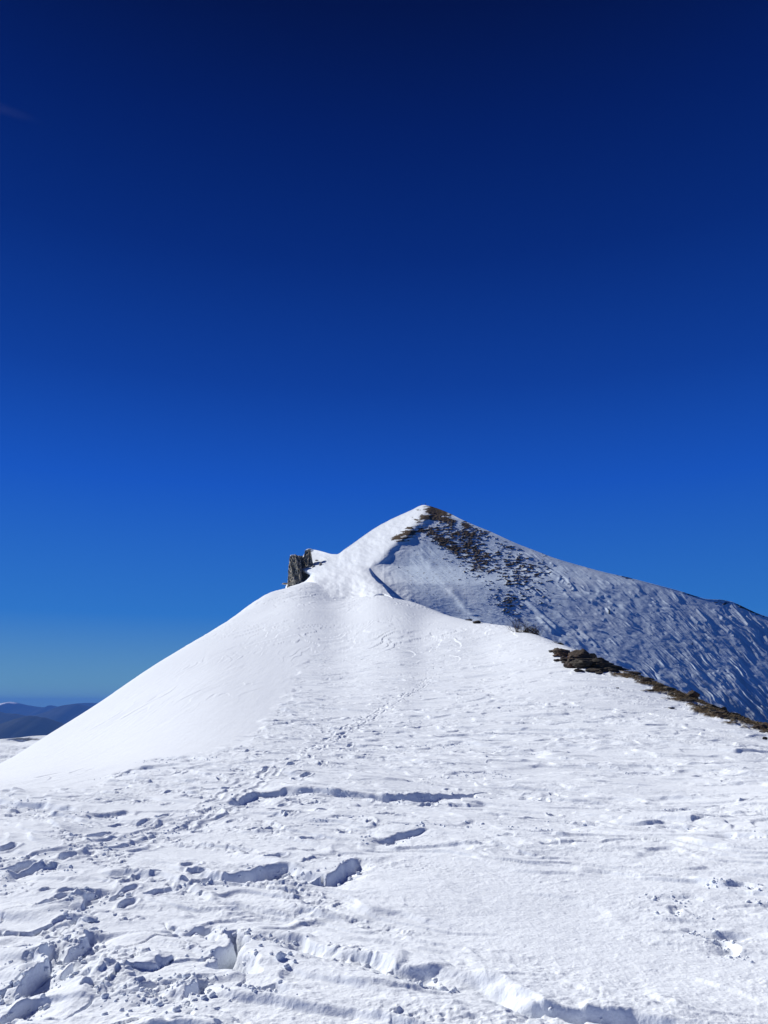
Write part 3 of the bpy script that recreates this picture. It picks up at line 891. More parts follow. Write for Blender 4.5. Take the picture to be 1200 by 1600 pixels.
# ------------------------------------------------------------------ lower snowy shoulder at far left
spx = np.arange(-700, 330, 1.5)
ssk = np.interp(spx, [-700, -300, -60, 0, 30, 50, 70, 90, 115, 135, 160, 330], [1215, 1175, 1160, 1155, 1152.5, 1150, 1149, 1148.5, 1149, 1150.5, 1154, 1190])
NVs = 150
vs = np.linspace(0, 1, NVs)
SPX = np.broadcast_to(spx[None], (NVs, len(spx))); SPY = 1330 + (ssk - 1330)[None] * vs[:, None]
k2, s2 = ks(SPX, SPY)
Ds = 120 + 150 * vs[:, None] + 0 * SPX
Ds += 3.5 * fbm(SPX / 60, SPY / 14, 4, 301) + 5 * np.exp(-(((SPX - 40) / 26) ** 2 + ((SPY - 1159) / 4) ** 2))
sxs, sys_, szs = k2 * Ds, Ds, EYE + s2 * Ds
hsh = 0.5 * fbm(SPX / 24, SPY / 5.0, 4, 305, 0.6) + 0.8 * (terrace(fbm(SPX / 60, SPY / 9, 3, 307) * F32(2.5), 0.07) - fbm(SPX / 60, SPY / 9, 3, 307) * F32(2.0))
szs = szs + hsh * (1 - vs[:, None] ** 8)
sb = 0.75 * sstep(0.35, 0.5, 0.75 * np.exp(-(((SPX - 42) / 24) ** 2 + ((SPY - 1155) / 2.6) ** 2)) + 0.3 * fbm(SPX / 14, SPY / 3, 3, 309))
SV = [np.stack([sxs, sys_, szs], -1)]
for d_, f_ in ((4, 1), (20, 10), (80, 60), (300, 260)):
    p = SV[0][-1].copy(); p[:, 1] += d_; p[:, 2] -= f_; SV.append(p[None])
SV = np.concatenate(SV, 0)
sh = mesh_object('snow_terrain', SV.reshape(-1, 3), grid_faces(SV.shape[0], SV.shape[1]), M_SHOULDER, bare=np.concatenate([sb] + [sb[-1:] * 0] * 4, 0))
tag(sh, kind='structure')

# ------------------------------------------------------------------ valley floor and far ranges
m, nt, b = new_mat('far_forest')
geo = nt.nodes.new('ShaderNodeNewGeometry')
cr = ramp(nt, noise_node(nt, geo.outputs['Position'], 0.0016, 5, 0.6).outputs[0], [(0.35, (0.010, 0.018, 0.016)), (0.65, (0.028, 0.036, 0.03))])
at = N(nt, 'ShaderNodeAttribute', attribute_name='bare')
nt.links.new(mixc(nt, at.outputs['Fac'], cr.outputs[0], (0.85, 0.87, 0.9)), b.inputs['Base Color'])
b.inputs['Roughness'].default_value = 0.95
b.inputs['Specular IOR Level'].default_value = 0.05
M_FAR = m
VALLEY = -900.0


def far_range(prof, Y0, width, seed, snow_px=None):
    """a mountain chain whose crest follows a profile; prof = [(px, py)] seen from here"""
    P = np.array(prof, float)
    px = np.arange(P[0, 0], P[-1, 0], 2.0)
    py = smooth_interp(px, P[:, 0], P[:, 1])
    py = py - fbm(px / 14, px * 0 + seed, 4, seed) * 1.1
    kf, sf = ks(px, py)
    crest = EYE + sf * Y0
    x = kf * Y0
    nrow = 46
    t = np.linspace(-1, 1, nrow)
    xg = np.broadcast_to(x[None], (nrow, len(x))); yg = Y0 + t[:, None] * width + 0 * xg
    prof_t = np.clip(1 - np.abs(t), 0, 1)[:, None] ** 1.05
    rid = fbm(xg / (width * 0.22), yg / (width * 0.8), 4, seed + 3)
    zg = VALLEY + (crest[None] - VALLEY) * prof_t * (1 + 0.35 * rid * (1 - prof_t))
    sn = np.zeros_like(zg)
    if snow_px:
        sn = sstep(0.5, 0.62, (1 - np.abs(xg / Y0 - ks(snow_px[0], 1100)[0]) / (snow_px[1] / FPX)) * 0.55 + (zg - crest[None]) / 420.0 + 0.40 + 0.35 * fbm(xg / 500, yg / 500, 4, seed + 9))
    o = mesh_object('far_hills', np.stack([xg * (1 + 0 * yg), yg, zg], -1).reshape(-1, 3), grid_faces(nrow, len(x)), M_FAR, bare=sn)
    tag(o, kind='structure')


far_range([(-700, 1110), (-200, 1104), (-60, 1098), (0, 1098), (15, 1096), (35, 1099), (48, 1102), (70, 1104), (79, 1101.5), (90, 1103), (110, 1099.5), (125, 1097.5), (150, 1097), (200, 1098), (400, 1103)], 25000, 4000, 401, (6, 27))
far_range([(-700, 1120), (-200, 1112), (-40, 1110), (20, 1116), (50, 1117), (70, 1112), (90, 1104), (105, 1099.5), (120, 1098.5), (132, 1101), (150, 1104), (200, 1110), (400, 1118)], 19000, 3500, 421)
far_range([(-700, 1128), (-300, 1122), (-60, 1112), (-10, 1109), (10, 1113), (25, 1114), (40, 1118), (60, 1125), (100, 1132), (250, 1140)], 15000, 2600, 441)
far_range([(-700, 1140), (-300, 1136), (-40, 1133), (0, 1130), (25, 1122), (47, 1117), (65, 1119), (90, 1127), (130, 1137), (260, 1150)], 12000, 2600, 461)
gx = np.array([[-30500, -200], [21500, -200], [21500, 30500], [-30500, 30500]], float)
valley = mesh_object('valley_ground', np.array([[p[0], p[1], VALLEY - 5] for p in gx]), np.array([[0, 1, 2, 3]]), M_FAR)
tag(valley, kind='structure')

# ------------------------------------------------------------------ rocks
def ico(sub):
    import bmesh
    bm = bmesh.new(); bmesh.ops.create_icosphere(bm, subdivisions=sub, radius=1.0)
    vs = np.array([v.co[:] for v in bm.verts]); fs = np.array([[v.index for v in f.verts] for f in bm.faces])
    bm.free()
    return vs, fs


ICO = {s: ico(s) for s in (1, 2, 3, 4, 5)}


def noise3(p, sc, seed, o=3):
    return (fbm(p[:, 0] * sc + p[:, 2] * sc * 0.63, p[:, 1] * sc - p[:, 2] * sc * 0.71, o, seed) +
            fbm(p[:, 1] * sc + 5, p[:, 2] * sc + p[:, 0] * sc * 0.4, o, seed + 17)) * 0.6


def rock_shape(sub, size, seed, planes=16, layer=0.0, rough=0.10):
    r = np.random.RandomState(seed)
    vs, fs = ICO[sub]
    n = r.normal(size=(planes, 3)); n /= np.linalg.norm(n, axis=1)[:, None]
    d = r.uniform(0.62, 1.0, planes)
    dots = vs @ n.T
    rad = np.where(dots > 0.05, d[None] / np.maximum(dots, 0.05), 9).min(1)
    rad = np.minimum(rad, 1.25)
    p = vs * rad[:, None]
    p = p * (1 + rough * noise3(vs, 2.2, seed % 50, 4))[:, None]
    p = p * (1 - 0.9 * rough * np.abs(noise3(vs, 3.6, seed % 40 + 3, 3)) + 0.5 * rough * noise3(vs, 8.0, seed % 30 + 9, 2))[:, None]
    if layer:
        kz = 3.0 + 9 * layer
        lay = np.floor(p[:, 2] * kz + 0.8 * noise3(vs, 0.9, seed % 20, 2))
        p[:, :2] *= (1 + 0.16 * np.sin(lay * 12.9898 + seed * 7.1))[:, None]
        p[:, 2] = 0.55 * p[:, 2] + 0.45 * (lay + 0.5) / kz
        p[:, :2] *= (1 + layer * np.sin(p[:, 2] * 17 + 3 * noise3(vs, 1.0, 9)) * 0.5)[:, None]
    p = p * np.array(size)[None]
    return p, fs


def rock(name, px, py, w_px, h_px, seed, label, mat=M_ROCK, depth=1.0, sub=3, group=None, tilt=0.0, sink=0.3, layer=0.12, cat='rock', rz=None):
    x, y, z = on_ground(px, py)
    sc = y / (FPX * 0.97)
    w, h = w_px * sc / 2, h_px * sc / 2
    vs, fs = rock_shape(sub, (w * 1.12, w * 1.12 * depth, h * 1.2), seed, layer=layer, rough=0.20)
    o = mesh_object(name, vs, fs, mat, smooth=False)
    o.location = (x, y, z + h * (1 - 2 * sink))
    o.rotation_euler = (0, tilt, rz if rz is not None else (seed * 1.7) % 6.28 if depth > 0.8 and w_px < 1.6 * h_px else random.uniform(-0.3, 0.3))
    tag(o, label, cat, group)
    return o


rock('rock', 905, 1034, 28, 19, 3, 'tallest dark boulder with a rusty red top in the rock pile', M_ROCKRED, 0.8, 4, tilt=0.1, sink=0.18)
rock('rock', 880, 1026, 30, 15, 8, 'low reddish brown rock at the upper left of the rock pile', M_ROCKRED, 0.8, 4, tilt=0.25)
rock('rock', 893, 1045, 20, 16, 12, 'rounded rusty boulder at the front left of the rock pile', M_ROCKRED, 0.9, 4, sink=0.2)
rock('rock', 912, 1047, 38, 15, 15, 'black jagged slab between the rusty boulder and the long ledge', M_ROCK, 0.7, 4, layer=0.2)
rock('rock', 938, 1047, 50, 15, 19, 'long flat layered ledge at the right end of the rock pile', M_ROCK, 0.5, 4, tilt=0.12, layer=0.28)
rock('rock', 925, 1031, 20, 12, 23, 'small grey brown rock just right of the tall dark boulder', M_ROCK, 0.8, 3)
rock('rock', 916, 1038, 36, 10, 25, 'narrow brown slab under the tall dark boulder', M_ROCK, 0.6, 3)
rock('rock', 864, 1021, 14, 5, 27, 'thin flat stone at the far left tip of the rock pile', M_ROCK, 0.6, 3)
rock('rock', 745, 974, 17, 6, 29, 'lone flat brown stone on the crest left of the bare shrub', M_ROCK, 0.7, 3, sink=0.2)
rock('rock', 732, 969.5, 10, 2.6, 31, 'thin dark stone sliver beside the lone flat stone', M_ROCK, 0.6, 3)
PILE = [(889, 1033, 20, 9), (898, 1036, 16, 8), (883, 1037, 9, 4), (934, 1036, 16, 5), (948, 1052, 26, 7), (957, 1053, 22, 5), (946, 1041, 18, 6), (928, 1052, 22, 6), (905, 1052, 12, 6), (872, 1027, 12, 5), (961, 1045, 12, 3), (890, 1030, 10, 6)] + [(random.uniform(868, 955), 0, random.uniform(4, 13), random.uniform(3, 7)) for _ in range(26)]
PILE = [(a, bb if bb else 1024 + (a - 868) * 0.33 + random.uniform(-4, 9), w, h) for a, bb, w, h in PILE]
for i, (a, bb, w, h) in enumerate(PILE):
    rock('rock', a, bb, w, h, 40 + i, 'small dark stone wedged among the boulders of the rock pile', M_ROCK if i % 3 else M_ROCKRED, 0.8, 3, group='small stones in the rock pile')
rs = random.Random(17)
for i in range(92):
    px = 985 + (1225 - 985) * (rs.random() ** 0.85)
    c = float(np.interp(px, [940, 1000, 1100, 1200, 1260], [1046, 1060, 1100, 1134, 1156])); hw = float(np.interp(px, [960, 1000, 1100, 1200], [2, 5, 12, 17]))
    py = c + 1 + hw * (rs.random() * 2 - 0.9)
    w = rs.uniform(7, 30) * (0.55 + 0.45 * (px - 985) / 215); h = w * rs.uniform(0.16, 0.36)
    rock('rock', px, py, w, h, 100 + i, 'flat dark slab in the stony band along the right ridge edge', (M_ROCK, M_ROCKPALE, M_ROCK, M_ROCKRED, M_ROCKPALE)[i % 5], rs.uniform(0.5, 0.9), 3,
         group='slabs in the stony band', tilt=rs.uniform(-0.05, 0.25), layer=0.2, sink=0.42)
for i, (a, bb, w, h) in enumerate([(1085, 1096, 18, 12), (1078, 1090, 10, 8), (1128, 1108, 14, 9), (1190, 1128, 18, 9), (1196, 1137, 22, 12)]):
    rock('rock', a, bb, w, h, 240 + i, ['blocky brown stone standing up midway along the stony band', 'small upright stone behind the blocky brown stone',
         'dark pointed stone on the skyline of the stony band', 'brown stone at the right edge of the photo', 'largest stone at the lower right end of the stony band'][i], M_ROCKRED if i in (0, 4) else M_ROCK, 0.8, 4, sink=0.2)
for i, (a, bb, w, h) in enumerate([(1160, 1131, 26, 5), (1196, 1157, 10, 4), (1017, 1083, 9, 2.5), (1050, 1110, 9, 2), (965, 1077, 4, 2), (1145, 1118, 12, 3), (1030, 1076, 14, 3), (1035, 1071, 9, 2)]):
    rock('rock', a, bb, w, h, 260 + i, 'thin dark stone lying apart on the snow below the stony band', M_ROCK, 0.6, 3, group='stones apart on the snow')

# ------------------------------------------------------------------ the crag left of the saddle
crag_y = 474.0


def crag_pt(px, py, y=crag_y):
    k, s = ks(px, py)
    return np.array([k * y, y, EYE + s * y])


def tower(outline_l, outline_r, ytop, ybot, seed, depth, ycen):  # 
    """craggy column; left and right outlines given as px at heights py"""
    nr, na = 90, 120
    vs = []
    for i in range(nr):
        f = i / (nr - 1)
        py = ybot + (ytop - ybot) * f
        lx = np.interp(-py, [-p[1] for p in outline_l][::1], [p[0] for p in outline_l])
        rx = np.interp(-py, [-p[1] for p in outline_r][::1], [p[0] for p in outline_r])
        pl, pr = crag_pt(lx, py, ycen), crag_pt(rx, py, ycen)
        c = (pl + pr) / 2; hw = (pr[0] - pl[0]) / 2
        for j in range(na):
            a = 2 * math.pi * j / na
            vs.append((c[0], c[1], c[2], math.cos(a) * hw, math.sin(a) * depth * (0.75 + 0.25 * (1 - f)), a))
    V_ = np.array(vs)
    p = V_[:, :3] + np.stack([V_[:, 3], V_[:, 4], 0 * V_[:, 3]], 1)
    # vertical flutes, blocks and ledges
    ca, sa_ = np.cos(V_[:, 5]), np.sin(V_[:, 5])
    q = p * np.array([1, 1, 0.35])
    fl = noise3(q, 0.30, seed, 3) * 2.1 + noise3(q, 0.9, seed + 4, 3) * 0.9
    fl = np.round(fl * 1.6) / 1.6 * 0.55 + fl * 0.45
    bl = noise3(p, 0.55, seed + 8, 3)
    fl = fl + np.round(bl * 3) / 3 * 0.8
    lim = np.where(np.abs(ca) > 0.85, 0.35, 1.0)
    p[:, 0] += ca * fl * lim * 0.8; p[:, 1] += sa_ * fl * 4.2
    xc = p[:, 0].mean(); p[:, 1] -= 1.25 * (p[:, 0] - xc)
    p[:, 2] += noise3(p, 0.4, seed + 12, 2) * 0.5
    faces = []
    for i in range(nr - 1):
        for j in range(na):
            a_, b_, c_, d_ = i * na + j, i * na + (j + 1) % na, (i + 1) * na + (j + 1) % na, (i + 1) * na + j
            faces += [(a_, b_, c_), (a_, c_, d_)]
    top = p[-na:].mean(0) + np.array([0, 0, 0.3])
    p = np.vstack([p, top[None]])
    base = (nr - 1) * na
    for j in range(na):
        faces.append((base + j, base + (j + 1) % na, len(p) - 1))
    return p, np.array(faces)


cb = crag_pt(468, 908)
crag = empty('rock_crag', cb)
tag(crag, 'grey limestone crag with two towers standing left of the snowy saddle', 'rock crag')
inv = Matrix.Translation(-Vector(cb))


def crag_part(name, pf, mat=M_CRAG, smooth=False, bare=None):
    p, fcs = pf
    o = mesh_object(name, p - cb[None], fcs, mat, crag, smooth=smooth, bare=bare)
    return o


crag_part('tower', tower([(445, 930), (447, 912), (449, 890), (450.5, 876), (453, 869)], [(476, 930), (474, 908), (473, 890), (470, 876), (463, 868)], 868.5, 930, 21, 6.5, crag_y - 2))
crag_part('tower', tower([(466, 930), (469, 905), (471, 885), (473, 873), (477, 864)], [(496, 930), (493, 905), (490, 885), (488, 872), (486, 861)], 861, 930, 33, 6.5, crag_y + 4))
crag_part('chockstone', tower([(462, 930), (463, 900), (463, 880), (465, 872)], [(478, 930), (477, 900), (476, 880), (474, 871)], 870, 930, 45, 4.0, crag_y + 7))
for (cx, cy, rx, rz_, yo) in ((457.5, 868.5, 4.5, 2.2, -2), (484, 860, 7, 3.0, 3)):
    vs, fs = ICO[4]
    c = crag_pt(cx, cy, crag_y + yo)
    q = vs * np.array([rx, rx * 1.2, rz_]) * 0.353
    q = q * (1 + 0.25 * noise3(vs, 1.6, int(cx)))[:, None]
    crag_part('snow_cap', (q + c[None], fs), M_MOUNT, True)

sm = [(501, 883, 5, 8, 'grey rock with steep left side showing through snow right of the crag'), (490, 886, 6, 7, 'dark rock low on the snow close to the crag foot'),
      (495, 876, 7, 4, 'broken dark rock patch high beside the crag top'), (445, 912, 9, 4, 'small dark rock on the skyline left of the crag')]
for i, (a, bb, w, h, lab) in enumerate(sm):
    p = crag_pt(a, bb, float(faceL(*ks(a, bb))) - 1.0) if bb < 890 else crag_pt(a, bb, float(faceL(*ks(a, bb))) - 1.5 if a > 460 else 230.0)
    sc = p[1] / FPX
    vs, fs = rock_shape(3, (w * sc / 2, w * sc / 2, h * sc / 2), 300 + i)
    o = mesh_object('rock', vs, fs, M_CRAG, smooth=False); o.location = p
    tag(o, lab, 'rock')

# ------------------------------------------------------------------ shrubs and a small conifer
def tube(vs, fs, pts, radii, n=4):
    base = len(vs)
    for i, (p, r) in enumerate(zip(pts, radii)):
        d = (pts[min(i + 1, len(pts) - 1)] - pts[max(i - 1, 0)]).normalized()
        u = d.orthogonal().normalized(); w = d.cross(u)
        for j in range(n):
            a = 2 * math.pi * j / n
            vs.append(tuple(p + (u * math.cos(a) + w * math.sin(a)) * r))
    for i in range(len(pts) - 1):
        for j in range(n):
            fs.append((base + i * n + j, base + i * n + (j + 1) % n, base + (i + 1) * n + (j + 1) % n, base + (i + 1) * n + j))


def twig(rnd, vs, fs, tips, p, d, ln, r, lvl):
    pts = [p]; rad = [r]
    n = 4
    for i in range(n):
        d = (d + Vector((rnd.gauss(0, .16), rnd.gauss(0, .16), rnd.gauss(0.05, .12)))).normalized()
        pts.append(pts[-1] + d * ln / n); rad.append(r * (1 - 0.7 * (i + 1) / n))
    tube(vs, fs, pts, rad)
    tips.append(pts[-1])
    if lvl > 0:
        for i in range(rnd.randint(3, 5)):
            q = pts[rnd.randint(1, n)]
            dd = (d + Vector((rnd.gauss(0, .55), rnd.gauss(0, .55), rnd.gauss(0.1, .4)))).normalized()
            twig(rnd, vs, fs, tips, q, dd, ln * rnd.uniform(0.45, 0.7), r * 0.55, lvl - 1)


def shrub(px, py, w, h, label, stems, leafy, seed):
    rnd = random.Random(seed)
    x, y, z = on_ground(px, py)
    root = empty('bare_shrub', (x, y, z - 0.05))
    tag(root, label, 'shrub')
    vs, fs, v2, f2, tips = [], [], [], [], []
    for i in range(stems):
        t = rnd.uniform(-1, 1)
        hh = h * (1.05 - 0.55 * (t + 1) / 2) * rnd.uniform(0.55, 1.0)      # tall on the left, low on the right
        b0 = Vector((t * w * 0.42, rnd.uniform(-.25, .25) * w * 0.5, -0.12 * (t + 1) * h))
        d0 = Vector((rnd.gauss(-0.15 + 0.25 * t, .35), rnd.gauss(0, .35), 1)).normalized()
        twig(rnd, vs, fs, [], b0, d0, hh * 0.62, 0.016, 0)
        twig(rnd, v2, f2, tips, b0 + d0 * hh * 0.15, (d0 + Vector((rnd.gauss(0, .3), rnd.gauss(0, .3), 0.2))).normalized(), hh * 0.62, 0.010, 2)
    mesh_object('stems', np.array(vs), np.array(fs), M_TWIG, root)
    mesh_object('twigs', np.array(v2), np.array(f2), M_TWIG, root)
    lv, lf = [], []
    for i in range(leafy):
        t = rnd.random() ** 0.7 * 2 - 1
        hh = h * (0.50 - 0.15 * abs(t)) * max(0.25, min(1, t + 0.75))
        c = Vector((t * w * 0.42 + rnd.gauss(0, .05), rnd.gauss(0, .16) * w * 0.5, rnd.random() * hh - 0.12 * (t + 1) * h))
        e1 = Vector((rnd.gauss(0, 1), rnd.gauss(0, 1), rnd.gauss(0, 1))).normalized() * 0.035
        e2 = Vector((rnd.gauss(0, 1), rnd.gauss(0, 1), rnd.gauss(0, 1))).normalized() * 0.05
        k0 = len(lv)
        lv += [tuple(c - e1), tuple(c + e2 * 0.6), tuple(c + e1 + e2), tuple(c + e1 * 0.8 - e2 * 0.7)]
        lf.append((k0, k0 + 1, k0 + 2, k0 + 3))
    if lv: mesh_object('dry_leaves', np.array(lv), np.array(lf), M_DRY, root, smooth=False)
    return root


shrub(824, 988, 2.4, 1.9, 'leafless twiggy brown shrub on the crest left of the rock pile', 60, 1300, 3)
shrub(873, 1006, 0.7, 0.5, 'tiny dark bush on the crest between the big shrub and the rocks', 16, 500, 4)


def conifer(loc, height, seed, label):
    rnd = random.Random(seed)
    root = empty('conifer_tree', loc)
    tag(root, label, 'tree')
    vs, fs = [], []
    tube(vs, fs, [Vector((0, 0, -0.3)), Vector((0.03, 0, height * 0.5)), Vector((0, 0.02, height))], [height * .035, height * .022, height * .004], 7)
    mesh_object('trunk', np.array(vs), np.array(fs), M_BARK, root)
    lv, lf = [], []
    for i in range(2600):
        t = rnd.random() ** 0.8
        zz = height * (0.08 + 0.92 * t)
        rad = height * 0.30 * (1 - t) ** 0.8 * (0.65 + 0.35 * math.sin(zz * 7 / height * 6)) + 0.03
        a = rnd.random() * 6.283
        rr = rad * math.sqrt(rnd.random())
        c = Vector((math.cos(a) * rr, math.sin(a) * rr, zz - rr * 0.35))
        o1 = Vector((math.cos(a), math.sin(a), -0.35)) * height * 0.05
        o2 = Vector((-math.sin(a), math.cos(a), rnd.gauss(0, .4))) * height * 0.012
        k0 = len(lv)
        lv += [tuple(c - o2), tuple(c + o1), tuple(c + o2), tuple(c - o1 * 0.4)]
        lf.append((k0, k0 + 1, k0 + 2, k0 + 3))
    mesh_object('crown', np.array(lv), np.array(lf), M_NEEDLE, root, smooth=False)
    return root


tpnt = on_peak(952, 959)
conifer(Vector(tpnt), 2.6, 9, 'lone small dark conifer on the shaded right slope')
tpnt = on_peak(1082, 1008)
conifer(Vector(tpnt), 1.3, 12, 'tiny dark young conifer far down the shaded right slope')


# short dead grass among the stones of the band
rg = random.Random(31); gv, gf = [], []
for i in range(9000):
    px = 975 + 250 * rg.random() ** 0.8
    c = float(np.interp(px, bare_px, bare_c)); hw = float(np.interp(px, bare_px, bare_w)) * 0.8
    x, y = base_point(px, c + 2 + rg.gauss(0, 0.5) * hw)
    if bare_at(x, y) < 0.4: continue
    z = ground_z(x, y)
    for q in range(3):
        a = rg.random() * 6.28; ln = rg.uniform(0.05, 0.13)
        d = np.array([math.cos(a) * 0.6 + 0.5, math.sin(a) * 0.6, rg.uniform(0.35, 0.9)]) * ln
        sd2 = np.array([-math.sin(a), math.cos(a), 0]) * 0.012
        b0 = np.array([x + rg.gauss(0, .05), y + rg.gauss(0, .05), z - 0.01])
        k0 = len(gv); gv += [b0 - sd2, b0 + sd2, b0 + d]; gf.append((k0, k0 + 1, k0 + 2))
gr_o = mesh_object('dry_grass', np.array(gv), np.array(gf), M_GRASS, smooth=False)
tag(gr_o, 'short dead brown grass among the stones of the right ridge edge', 'dry grass', kind='stuff')

# ------------------------------------------------------------------ hikers on the summit
def person(loc, facing, jacket, label, lean=0.0):
    root = empty('person', loc, facing)
    tag(root, label, 'person')
    J = {'pel': ((0, 0, .95), .15), 'waist': ((0, .0, 1.08), .14), 'chest': ((0, .01, 1.32), .165), 'neck': ((0, 0, 1.47), .06), 'head': ((0, .02, 1.60), .10), 'crown': ((0, .01, 1.70), .075)}
    E = [('pel', 'waist'), ('waist', 'chest'), ('chest', 'neck'), ('neck', 'head'), ('head', 'crown')]
    for s, n in ((-1, 'l'), (1, 'r')):
        J.update({'sh' + n: ((s * .19, 0, 1.40), .075), 'el' + n: ((s * .27, .02, 1.14), .055), 'wr' + n: ((s * .25, .14, .93), .04), 'ha' + n: ((s * .24, .17, .85), .035),
                  'hip' + n: ((s * .10, 0, .88), .10), 'kn' + n: ((s * .12, .03 * s, .48), .07), 'an' + n: ((s * .13, -.02 * s, .09), .05), 'toe' + n: ((s * .14, .15, .04), .045)})
        E += [('chest', 'sh' + n), ('sh' + n, 'el' + n), ('el' + n, 'wr' + n), ('wr' + n, 'ha' + n), ('pel', 'hip' + n), ('hip' + n, 'kn' + n), ('kn' + n, 'an' + n), ('an' + n, 'toe' + n)]
    names = list(J); idx = {n: i for i, n in enumerate(names)}
    me = bpy.data.meshes.new('body')
    me.from_pydata([J[n][0] for n in names], [(idx[a], idx[b_]) for a, b_ in E], [])
    o = bpy.data.objects.new('body', me); COL.objects.link(o); o.parent = root
    sk_ = o.modifiers.new('skin', 'SKIN'); ss = o.modifiers.new('sub', 'SUBSURF'); ss.levels = 1; ss.render_levels = 1
    for i, n in enumerate(names):
        me.skin_vertices[0].data[i].radius = (J[n][1], J[n][1])
    me.skin_vertices[0].data[idx['pel']].use_root = True
    m, nt, b = new_mat('hiker_clothes')
    tc = nt.nodes.new('ShaderNodeTexCoord'); sx = nt.nodes.new('ShaderNodeSeparateXYZ')
    nt.links.new(tc.outputs['Object'], sx.inputs[0])
    r = ramp(nt, math_node(nt, 'DIVIDE', sx.outputs[2], 1.8), [(0.0, (0.02, 0.02, 0.02)), (0.07, (0.015, 0.016, 0.02)), (0.52, jacket), (0.82, (0.42, 0.26, 0.19))])
    r.color_ramp.interpolation = 'CONSTANT'
    nt.links.new(r.outputs[0], b.inputs['Base Color']); b.inputs['Roughness'].default_value = 0.8
    me.materials.append(m)
    vs, fs = ICO[2]
    hat = vs * np.array([.115, .125, .10]); hat[:, 2] = np.maximum(hat[:, 2], -0.02)
    mesh_object('hat', hat + np.array([0, .0, 1.68]), fs, M_BARK, root)
    vs, fs = rock_shape(2, (.15, .10, .24), 5, 20)
    mesh_object('backpack', vs + np.array([0, -.2, 1.22]), fs, M_NEEDLE, root)
    return root


for px_, face_, jk_, dz_, lab_ in ((665.2, 2.6, (0.02, 0.02, 0.03), 0.0, 'person in dark clothes standing highest on the snowy summit'),
                                   (659.2, 0.9, (0.03, 0.02, 0.02), -0.55, 'person in dark clothes standing left of the other hiker on the summit')):
    p0 = on_peak(px_, float(np.interp(px_, mpx, msky)))
    person(Vector((p0[0], p0[1] + (0.6 if dz_ else 0.0), p0[2] + dz_)), face_, jk_, lab_)

# ------------------------------------------------------------------ loose snow
rc = random.Random(23)
cv, cf = [], []
off = 0
wts = np.array([w for *_, w in BROKEN]) * np.array([1.0 if yb < 25 else 0.15 for _, yb, *_ in BROKEN])
cum = np.cumsum(wts)
vs1, fs1 = ICO[1]
count = 0
while count < 3400:
    i = int(np.searchsorted(cum, rc.random() * cum[-1]))
    xb, yb, rr, _ = BROKEN[i]
    x = xb + rc.gauss(0, 0.4) * rr + rc.gauss(0, .04); y = yb - abs(rc.gauss(0, 1.0)) * rr * 0.6 + 0.02
    if y < 3: continue
    s = 0.005 + 0.016 * rc.random() ** 3
    if rc.random() < 0.03: s *= 1.3
    z = ground_z(x, y) + s * 0.25
    seed = count % 60
    rr_ = (0.62 + 0.6 * np.abs(np.sin(vs1 @ np.array([17.1, 31.7, 23.3]) + seed * 1.7)))[:, None]
    sc3 = np.array([rc.uniform(.7, 1.4), rc.uniform(.7, 1.3), rc.uniform(.5, 1.0)]) * s
    a = rc.random() * 6.28; R = np.array([[math.cos(a), -math.sin(a), 0], [math.sin(a), math.cos(a), 0], [0, 0, 1]])
    cv.append((vs1 * rr_ * sc3) @ R.T + np.array([x, y, z])); cf.append(fs1 + off); off += len(vs1)
    count += 1
cr_o = mesh_object('snow_crumbs', np.concatenate(cv), np.concatenate(cf), M_CHUNK, smooth=False)
tag(cr_o, 'loose crumbs of broken snow crust scattered below the scarps', 'snow crumbs', kind='stuff')
CH = [(352, 1508, 18, 13), (366, 1502, 13, 11), (345, 1500, 11, 9), (372, 1512, 10, 8), (436, 1512, 15, 12), (452, 1503, 10, 8), (448, 1520, 11, 7), (424, 1505, 7, 6), (460, 1517, 8, 6),
      (228, 1560, 12, 10), (140, 1442, 24, 10), (146, 1455, 16, 8), (102, 1478, 9, 6), (548, 1362, 9, 6), (560, 1357, 7, 6), (530, 1372, 7, 5), (200, 1402, 12, 8), (190, 1398, 9, 7), (330, 1578, 12, 9), (420, 1572, 14, 9), (395, 1578, 10, 8)]
for i, (a, bb, w, h) in enumerate(CH):
    x, y, z = on_ground(a, bb)
    z = ground_z(x, y); sc = y / FPX
    p, fs = rock_shape(3, (w * sc / 2, w * sc / 2 * 0.9, h * sc / 2), 500 + i, planes=22, layer=0, rough=0.35)
    o = mesh_object('snow_chunk', p, fs, M_CHUNK, smooth=True)
    o.location = (x, y, z + h * sc * 0.25); o.rotation_euler = (rc.gauss(0, .2), rc.gauss(0, .2), rc.random() * 6)
    tag(o, 'fist sized chunk of broken snow crust lying on the trampled foreground', 'snow chunk', 'chunks of broken snow crust')

# ------------------------------------------------------------------ air
EL = math.radians(36.5); AZ = math.radians(-52.0)
sun_dir = Vector((math.sin(AZ) * math.cos(EL), math.cos(AZ) * math.cos(EL), math.sin(EL)))
x0, x1, y0, y1, z0, z1 = -31000, 22000, -300, 31000, VALLEY - 7, 200
hv = np.array([[x0, y0, z0], [x1, y0, z0], [x1, y1, z0], [x0, y1, z0], [x0, y0, z1], [x1, y0, z1], [x1, y1, z1], [x0, y1, z1]], float)
hf = np.array([[0, 3, 2, 1], [4, 5, 6, 7], [0, 1, 5, 4], [1, 2, 6, 5], [2, 3, 7, 6], [3, 0, 4, 7]])
hm = bpy.data.materials.new('haze_air'); hm.use_nodes = True
nt = hm.node_tree; nt.nodes.clear()
ho = nt.nodes.new('ShaderNodeOutputMaterial'); pv = nt.nodes.new('ShaderNodeVolumePrincipled')
pv.inputs['Color'].default_value = (0.07, 0.28, 0.95, 1)
pv.inputs['Density'].default_value = 3.5e-5
pv.inputs['Anisotropy'].default_value = 0.0
nt.links.new(pv.outputs[0], ho.inputs['Volume'])
